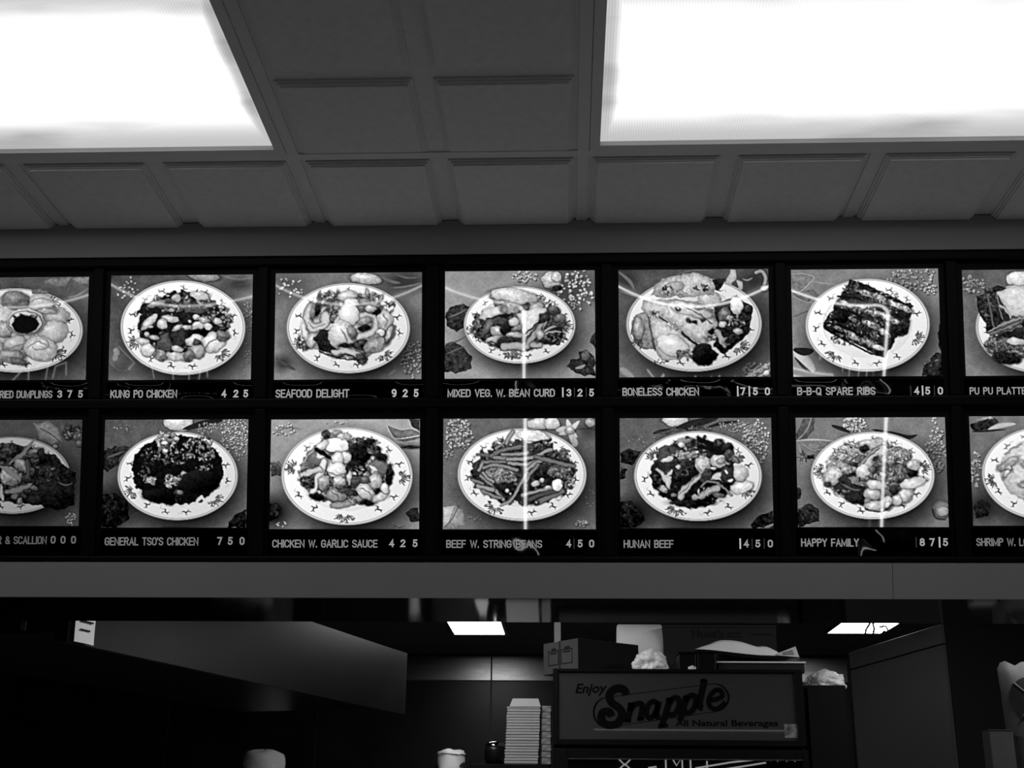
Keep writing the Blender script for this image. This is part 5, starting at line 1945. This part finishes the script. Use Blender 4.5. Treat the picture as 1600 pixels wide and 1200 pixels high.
# ---------------------------------------------------------------- rack with foam trays left of the cooler
RY = 4.50
ra, rb = at_y(735, 1194, RY), at_y(862, 1194, RY)
RZ = (ra.z + rb.z) / 2
rack = empty('shelving_rack', (ra.x, RY, 0))
tag(rack, 'steel shelving rack left of the drinks cooler carrying foam trays', 'rack')
rl = rb.x - ra.x - 0.006
boxes('shelf', [(0, rl, -0.01, 0.36, RZ - 0.022, RZ)], M['dark_steel'], rack, 0.002)
boxes('shelf', [(0.013, rl - 0.013, 0.003, 0.347, 1.10, 1.122)], M['dark_steel'], rack, 0.002)
for x in (0.0, rl - 0.012):
    for y in (-0.01, 0.348):
        boxes('post', [(x, x + 0.012, y, y + 0.012, 0.0, RZ - 0.0225)], M['dark_steel'], rack)
fa, fb = at_y(788, 1190, RY), at_y(841, 1190, RY)
ft = at_y(820, 1104, RY).z
NT = 20
pitch = (ft - RZ) / NT
fw = (fb.x - fa.x)
fm = bm_mesh('foam_tray', box_bm([(-fw / 2, fw / 2, 0, 0.20, pitch * 0.30, pitch * 0.985), (-fw / 2 + 0.0015, fw / 2 - 0.0015, 0.0015, 0.1985, 0.0, pitch * 0.30)], 0.0012))
fm.materials.append(M['foam'])
rng = random.Random(4)
for k in range(NT):
    lean = (at_y(793 if k else 789, 1104, RY).x - fa.x) * k / NT * 0.9
    o = link('foam_tray', fm, None, None, ((fa.x + fb.x) / 2 + lean + rng.uniform(-0.0012, 0.0012), RY + rng.uniform(0, 0.003), RZ + pitch * k), (0, 0, rng.uniform(-0.01, 0.01)))
    tag(o, 'white foam tray nested in the tall stack left of the cooler', 'foam tray', 'foam trays in the tall stack')
q = [at_y(x, y, RY) for x, y in ((796, 1104), (845, 1105), (841, 1091), (801, 1090))]
base = Vector(((q[0].x + q[1].x) / 2, RY, RZ + pitch * NT))
zt = q[2].z - base.z
x0_, x1_, x2_, x3_ = q[0].x - base.x, q[1].x - base.x, q[2].x - base.x, q[3].x - base.x
v = [(x0_, 0, 0), (x1_, 0, 0), (x1_, 0.19, 0), (x0_, 0.19, 0), (x3_, 0.012, zt), (x2_, 0.012, zt), (x2_, 0.178, zt), (x3_, 0.178, zt)]
o = link('foam_box', mesh_from('foam_box', v, [(0, 3, 2, 1), (4, 5, 6, 7), (0, 1, 5, 4), (1, 2, 6, 5), (2, 3, 7, 6), (3, 0, 4, 7)]), M['foam'], None, base)
tag(o, 'tapered white foam box upside down on top of the foam tray stack', 'foam box')
# printed folded cartons next to the trays
ga, gb = at_y(846, 1190, RY), at_y(861, 1190, RY)
gt = at_y(853, 1102, RY).z
NC = 9
gp = (gt - RZ) / NC
gm = bm_mesh('folded_carton', box_bm([(0, gb.x - ga.x, 0, 0.16, 0, gp * 0.97)], 0.002))
gm.materials.append(M['carton_print'])
for k in range(NC):
    o = link('folded_carton', gm, None, None, (ga.x + rng.uniform(-0.001, 0.001), RY + 0.01 + rng.uniform(0, 0.004), RZ + gp * k))
    tag(o, 'mottled folded food carton in the narrow pile between foam trays and cooler', 'carton', 'folded cartons in the narrow pile')
# black pot left of the trays
pa = at_y(774, 1192, RY)
pr_ = (at_y(790, 1180, RY).x - at_y(756, 1180, RY).x) / 2
pz = at_y(774, 1157, RY).z - RZ
pot = empty('black_pot', (at_y(772, 1180, RY).x, RY + 0.06, RZ))
tag(pot, 'round black pot with a shiny pale rim beside the foam trays', 'pot')
link('pot_body', lathe_mesh('pot_body', [(pr_ * 0.82, 0), (pr_, pz * 0.3), (pr_, pz * 0.62), (pr_ * 0.94, pz * 0.78)], 28), M['black'], pot)
link('pot_lid', lathe_mesh('pot_lid', [(pr_ * 0.98, pz * 0.785), (pr_ * 0.98, pz * 0.82), (pr_ * 0.75, pz * 0.93), (pr_ * 0.4, pz * 0.985), (0.004, pz)], 28), M['mirror_steel'], pot)

# ---------------------------------------------------------------- walk-in cooler on the right
WZ = 2.30
wa, wb_ = at_z(1470, 975, WZ), at_z(1326, 1020, WZ)
wd = (wa - wb_); wd.z = 0
WL = wd.length
walk = empty('walk_in_cooler', (wb_.x, wb_.y, 0), (0, 0, math.atan2(wd.y, wd.x)))
tag(walk, 'tall grey walk-in cooler wall with a seam below its top on the right', 'walk-in cooler')
seam_z = at_y(1470, 1006, wa.y).z
boxes('body', [(0, WL, 0.016, 1.2, 0, WZ)], M['grey_side'], walk)  # body set darker than the grey panels in front of it
boxes('header_panel', [(0.001, WL - 0.001, 0.0, 0.015, seam_z + 0.002, WZ)], M['grey_panel'], walk, 0.002)
boxes('wall_panel', [(0.001, WL - 0.001, 0.0, 0.015, 0.02, seam_z - 0.002)], M['grey_panel'], walk, 0.002)
boxes('corner_post', [(-0.03, -0.001, -0.002, 0.05, 0, WZ - 0.02)], M['black'], walk)

# ---------------------------------------------------------------- right-hand rack with sack and box
SY = 4.0
sa, sb_ = at_y(1540, 1215, SY), at_y(1760, 1215, SY)
SZ = sa.z
rack2 = empty('shelving_rack', (sa.x, SY, 0))
tag(rack2, 'dark shelving rack at the right edge carrying a printed sack', 'rack')
rl = sb_.x - sa.x
boxes('shelf', [(0, rl, -0.03, 0.35, SZ - 0.022, SZ)], M['dark_steel'], rack2, 0.002)
for x in (0.0, rl - 0.012):
    for y in (-0.03, 0.338):
        boxes('post', [(x, x + 0.012, y, y + 0.012, 0.0, SZ - 0.0225)], M['dark_steel'], rack2)
a, b, c = at_y(1584, 1200, SY), at_y(1576, 1031, SY), at_y(1720, 1031, SY)
sack = empty('printed_sack', ((a.x + c.x) / 2, SY, SZ))
tag(sack, 'pale sack with a black oval emblem standing at the right edge', 'sack')
shh = b.z - SZ
v, f = [], []
nx, nz = 16, 20
w2 = (c.x - b.x) / 2
for side in (0, 1):
    for j in range(nz + 1):
        for i in range(nx + 1):
            u_, w_ = i / nx * 2 - 1, j / nz
            half = w2 * (0.94 + 0.06 * w_) - (0.01 if j == nz else 0)
            bulge = 0.075 * (1 - u_ * u_) ** 0.5 * (1 - w_ ** 6) if abs(u_) < 1 else 0
            wr = 0.004 * mnoise.noise(Vector((u_ * 4, w_ * 6, side * 3.0)))
            v.append((u_ * half, (-(bulge + wr) if side == 0 else bulge + wr) + 0.08, w_ * shh + (0.006 * math.sin(i * 1.7) if j == nz else 0)))
N1 = (nx + 1) * (nz + 1)
for side in (0, 1):
    for j in range(nz):
        for i in range(nx):
            q0 = side * N1 + j * (nx + 1) + i
            f.append((q0, q0 + 1, q0 + nx + 2, q0 + nx + 1) if side == 0 else (q0, q0 + nx + 1, q0 + nx + 2, q0 + 1))
link('sack_body', mesh_from('sack_body', v, f, True), M['sack'], sack)
# oval emblem on the sack's face
ec = at_y(1617, 1090, SY)
v, f = [], []
for k in range(28):
    t = 2 * math.pi * k / 28
    for r0 in (1.0, 0.0):
        v.append((0, 0, 0))
ex, ez = at_y(1617, 1090, SY).x - sack.location.x, at_y(1617, 1090, SY).z - SZ
er, eh = at_y(1630, 1090, SY).x - at_y(1587, 1090, SY).x, (at_y(1600, 1056, SY).z - at_y(1600, 1125, SY).z) / 2
def on_sack(x, z):
    u_ = max(-0.99, min(0.99, x / (w2 * 0.97)))
    w_ = max(0, min(1, z / shh))
    return (x, 0.08 - 0.075 * (1 - u_ * u_) ** 0.5 * (1 - w_ ** 6) - 0.0065, z)
er *= 0.75
v = [on_sack(ex, ez)]
for rr_ in (0.5, 1.0):
    for k in range(28):
        t = 2 * math.pi * k / 28
        v.append(on_sack(ex + er * rr_ * math.cos(t), ez + eh * rr_ * math.sin(t)))
f = [(0, 1 + k, 1 + (k + 1) % 28) for k in range(28)] + [(1 + k, 29 + k, 29 + (k + 1) % 28, 1 + (k + 1) % 28) for k in range(28)]
link('emblem', mesh_from('emblem', v, f), M['print_dark'], sack)
for (xa_, za_, xb_, zb_) in ((-0.75, 0.75, 0.2, -0.3), (0.2, 0.2, -0.7, -1.0), (-0.1, 0.9, 0.8, -0.2)):
    pts = [on_sack(ex + er * (xa_ * (1 - t) + xb_ * t), ez + eh * (za_ * (1 - t) + zb_ * t)) for t in np.linspace(0, 1, 6)]
    link('emblem_stroke', tube_mesh('emblem_stroke', [(p_[0], p_[1] - 0.001, p_[2]) for p_ in pts], 0.0035, 6), M['sack'], sack)
a, b = at_y(1545, 1141, SY - 0.02), at_y(1582, 1139, SY - 0.02)
gb_ = empty('grey_carton', ((a.x + b.x) / 2, SY - 0.02, SZ))
tag(gb_, 'plain grey upright carton left of the printed sack', 'carton')
gw, gh = (b.x - a.x) / 2, a.z - SZ
boxes('carton_body', [(-gw, gw, 0, 0.07, 0, gh)], M['card'], gb_, 0.002)
boxes('carton_flap', [(-gw, gw, -0.002, 0.072, gh + 0.0002, gh + 0.002)], M['card'], gb_)

# ================================================================ two cooks, only their caps reach into the picture
def skin_body(name, joints, edges, mat, parent=None, sub=2, loc=None, rot=None):
    me = bpy.data.meshes.new(name)
    names = list(joints)
    me.from_pydata([joints[k][0] for k in names], [(names.index(a), names.index(b)) for a, b in edges], [])
    me.update()
    me.materials.append(mat)
    o = link(name, me, None, parent, loc, rot)
    md = o.modifiers.new('skin', 'SKIN')
    for i, k in enumerate(names):
        r = joints[k][1]
        sv = me.skin_vertices[0].data[i]
        sv.radius = r if isinstance(r, tuple) else (r, r)
        sv.use_root = (k == 'pelvis')
    md.use_smooth_shade = True
    s = o.modifiers.new('smooth', 'SUBSURF')
    s.levels = 1
    s.render_levels = sub
    return o

def cook(loc, rotz, height, label):
    k = height / 1.72
    J = {
        'pelvis': ((0, 0, 0.94), (0.15, 0.11)), 'waist': ((0, 0, 1.08), (0.135, 0.10)), 'chest': ((0, 0, 1.28), (0.16, 0.115)), 'collar': ((0, 0, 1.42), (0.10, 0.08)),
        'neck': ((0, 0.01, 1.49), 0.055), 'jaw': ((0, -0.015, 1.555), (0.062, 0.075)), 'brow': ((0, -0.01, 1.63), (0.074, 0.092)), 'crown': ((0, 0.0, 1.69), (0.05, 0.06)),
        'nose': ((0, -0.112, 1.598), 0.012), 'ear_l': ((0.080, 0.01, 1.60), 0.016), 'ear_r': ((-0.080, 0.01, 1.60), 0.016),
    }
    E = [('pelvis', 'waist'), ('waist', 'chest'), ('chest', 'collar'), ('collar', 'neck'), ('neck', 'jaw'), ('jaw', 'brow'), ('brow', 'crown'), ('brow', 'nose'), ('brow', 'ear_l'), ('brow', 'ear_r')]
    for s, n in ((1, 'l'), (-1, 'r')):
        J.update({'sh_' + n: ((s * 0.18, 0, 1.39), 0.058), 'el_' + n: ((s * 0.23, -0.02, 1.12), 0.042), 'wr_' + n: ((s * 0.18, -0.24, 1.04), 0.030), 'palm_' + n: ((s * 0.16, -0.31, 1.04), (0.034, 0.018)),
                  'hip_' + n: ((s * 0.09, 0, 0.86), 0.085), 'kn_' + n: ((s * 0.10, -0.01, 0.48), 0.058), 'an_' + n: ((s * 0.10, 0.02, 0.09), 0.040), 'toe_' + n: ((s * 0.11, -0.13, 0.04), 0.036)})
        E += [('collar', 'sh_' + n), ('sh_' + n, 'el_' + n), ('el_' + n, 'wr_' + n), ('wr_' + n, 'palm_' + n), ('pelvis', 'hip_' + n), ('hip_' + n, 'kn_' + n), ('kn_' + n, 'an_' + n), ('an_' + n, 'toe_' + n)]
        for q, (fx, ln) in enumerate(((-0.026, 0.070), (-0.009, 0.082), (0.009, 0.078), (0.026, 0.062))):
            b0, b1 = 'f%d_%s' % (q, n), 'g%d_%s' % (q, n)
            J[b0] = ((s * 0.16 + fx, -0.31 - ln * 0.55, 1.03), 0.009)
            J[b1] = ((s * 0.16 + fx, -0.31 - ln * 0.85, 1.005), 0.008)
            E += [('palm_' + n, b0), (b0, b1)]
        J['th_' + n] = ((s * 0.16 - s * 0.05, -0.315, 1.035), 0.010)
        J['ti_' + n] = ((s * 0.16 - s * 0.065, -0.345, 1.02), 0.009)
        E += [('palm_' + n, 'th_' + n), ('th_' + n, 'ti_' + n)]
    J = {a: (tuple(c * k for c in p), r) for a, (p, r) in J.items()}
    body = skin_body('person', J, E, M['skin'], None, 2, loc, (0, 0, rotz))
    tag(body, label, 'person', 'cooks in the kitchen')
    up = {a: (p, tuple(x * 1.12 + 0.006 for x in r) if isinstance(r, tuple) else r * 1.15 + 0.006) for a, (p, r) in J.items()}
    sh = [('pelvis', 'waist'), ('waist', 'chest'), ('chest', 'collar'), ('collar', 'sh_l'), ('collar', 'sh_r'), ('sh_l', 'el_l'), ('sh_r', 'el_r')]
    skin_body('shirt', {a: up[a] for a in ('pelvis', 'waist', 'chest', 'collar', 'sh_l', 'sh_r', 'el_l', 'el_r')}, sh, M['cloth_dark'], body)
    tr = [('pelvis', 'hip_l'), ('pelvis', 'hip_r'), ('hip_l', 'kn_l'), ('kn_l', 'an_l'), ('hip_r', 'kn_r'), ('kn_r', 'an_r')]
    skin_body('trousers', {a: up[a] for a in ('pelvis', 'hip_l', 'hip_r', 'kn_l', 'kn_r', 'an_l', 'an_r')}, tr, M['cloth_dark'], body)
    bm = bmesh.new()
    bmesh.ops.create_uvsphere(bm, u_segments=20, v_segments=12, radius=1.0)
    for q in list(bm.verts):
        if q.co.z < -0.35 or (q.co.y < -0.45 and q.co.z < 0.25): bm.verts.remove(q)
    for q in bm.verts: q.co = Vector((q.co.x * 0.088, q.co.y * 0.104 + 0.008, q.co.z * 0.098 + 1.632)) * k
    link('hair', bm_mesh('hair', bm, True), M['hair'], body)
    for s in (1, -1):
        bm = bmesh.new()
        bmesh.ops.create_uvsphere(bm, u_segments=10, v_segments=8, radius=0.011 * k)
        link('eye', bm_mesh('eye', bm, True), M['hair'], body, (s * 0.032 * k, -0.095 * k, 1.622 * k))
    boxes('mouth', [(-0.022 * k, 0.022 * k, -0.094 * k, -0.086 * k, 1.552 * k, 1.558 * k)], M['hair'], body)
    return body, k

def headwear(body, k, kind):
    """soft cap with a visor, or a folded band cap"""
    verts, faces = [], []
    seg = 28
    prof = ([(1.0, 1.665), (1.04, 1.70), (1.03, 1.735), (0.92, 1.757), (0.6, 1.768), (0.05, 1.772)] if kind == 'cap' else [(1.0, 1.650), (1.0, 1.70), (0.98, 1.728), (0.93, 1.742), (0.6, 1.748), (0.05, 1.744)])
    for (r, z) in prof:
        for i in range(seg):
            t = 2 * math.pi * i / seg
            w = 1 + 0.03 * math.sin(5 * t + z * 60)
            verts.append((0.098 * (0.74 if kind == 'band' else 1.0) * r * w * math.cos(t) * k, (0.112 * r * w * math.sin(t) + 0.006) * k, (z + 0.006 * math.sin(3 * t) * (z > 1.70)) * k))
    for j in range(len(prof) - 1):
        for i in range(seg):
            faces.append((j * seg + i, j * seg + (i + 1) % seg, (j + 1) * seg + (i + 1) % seg, (j + 1) * seg + i))
    faces.append(tuple((len(prof) - 1) * seg + i for i in range(seg)))
    cap = link('cap', mesh_from('cap', verts, faces, True), M['cloth_white'], body)
    if kind == 'cap':
        v, f = [], []
        for i in range(13):
            t = math.pi * (1.15 + 0.7 * i / 12)
            for r, z in ((1.0, 1.672), (1.72 - 0.25 * abs(i - 6) / 6, 1.660 - 0.004 * abs(i - 6))):
                v.append((0.098 * r * math.cos(t) * k, (0.112 * r * math.sin(t) + 0.006) * k, z * k))
        for i in range(12):
            f.append((2 * i, 2 * i + 1, 2 * i + 3, 2 * i + 2))
        o = link('visor', mesh_from('visor', v, f, True), M['cloth_white'], cap)
        md = o.modifiers.new('thick', 'SOLIDIFY'); md.thickness = 0.003
    else:
        ring = []
        for i in range(seg):
            t = 2 * math.pi * i / seg
            ring.append((0.074 * math.cos(t) * k, (0.114 * math.sin(t) + 0.006) * k, (1.728 + 0.004 * math.sin(2 * t)) * k))
        link('fold', tube_mesh('fold', ring, 0.004, 6, True), M['cloth_white'], cap)

PY1 = 7.7
p = at_y(413, 1172, PY1)
b1, k1 = cook((p.x, PY1, 0), math.radians(-80), 1.72 * p.z / 1.772, 'person in a white visored cap under the range hood, head just in view')
headwear(b1, k1, 'cap')
PY2 = 7.7
p = at_y(705, 1173, PY2)
b2, k2 = cook((p.x, PY2, 0), math.radians(-8), 1.72 * p.z / 1.745, 'person in a folded white cap left of the foam trays, head just in view')
headwear(b2, k2, 'band')
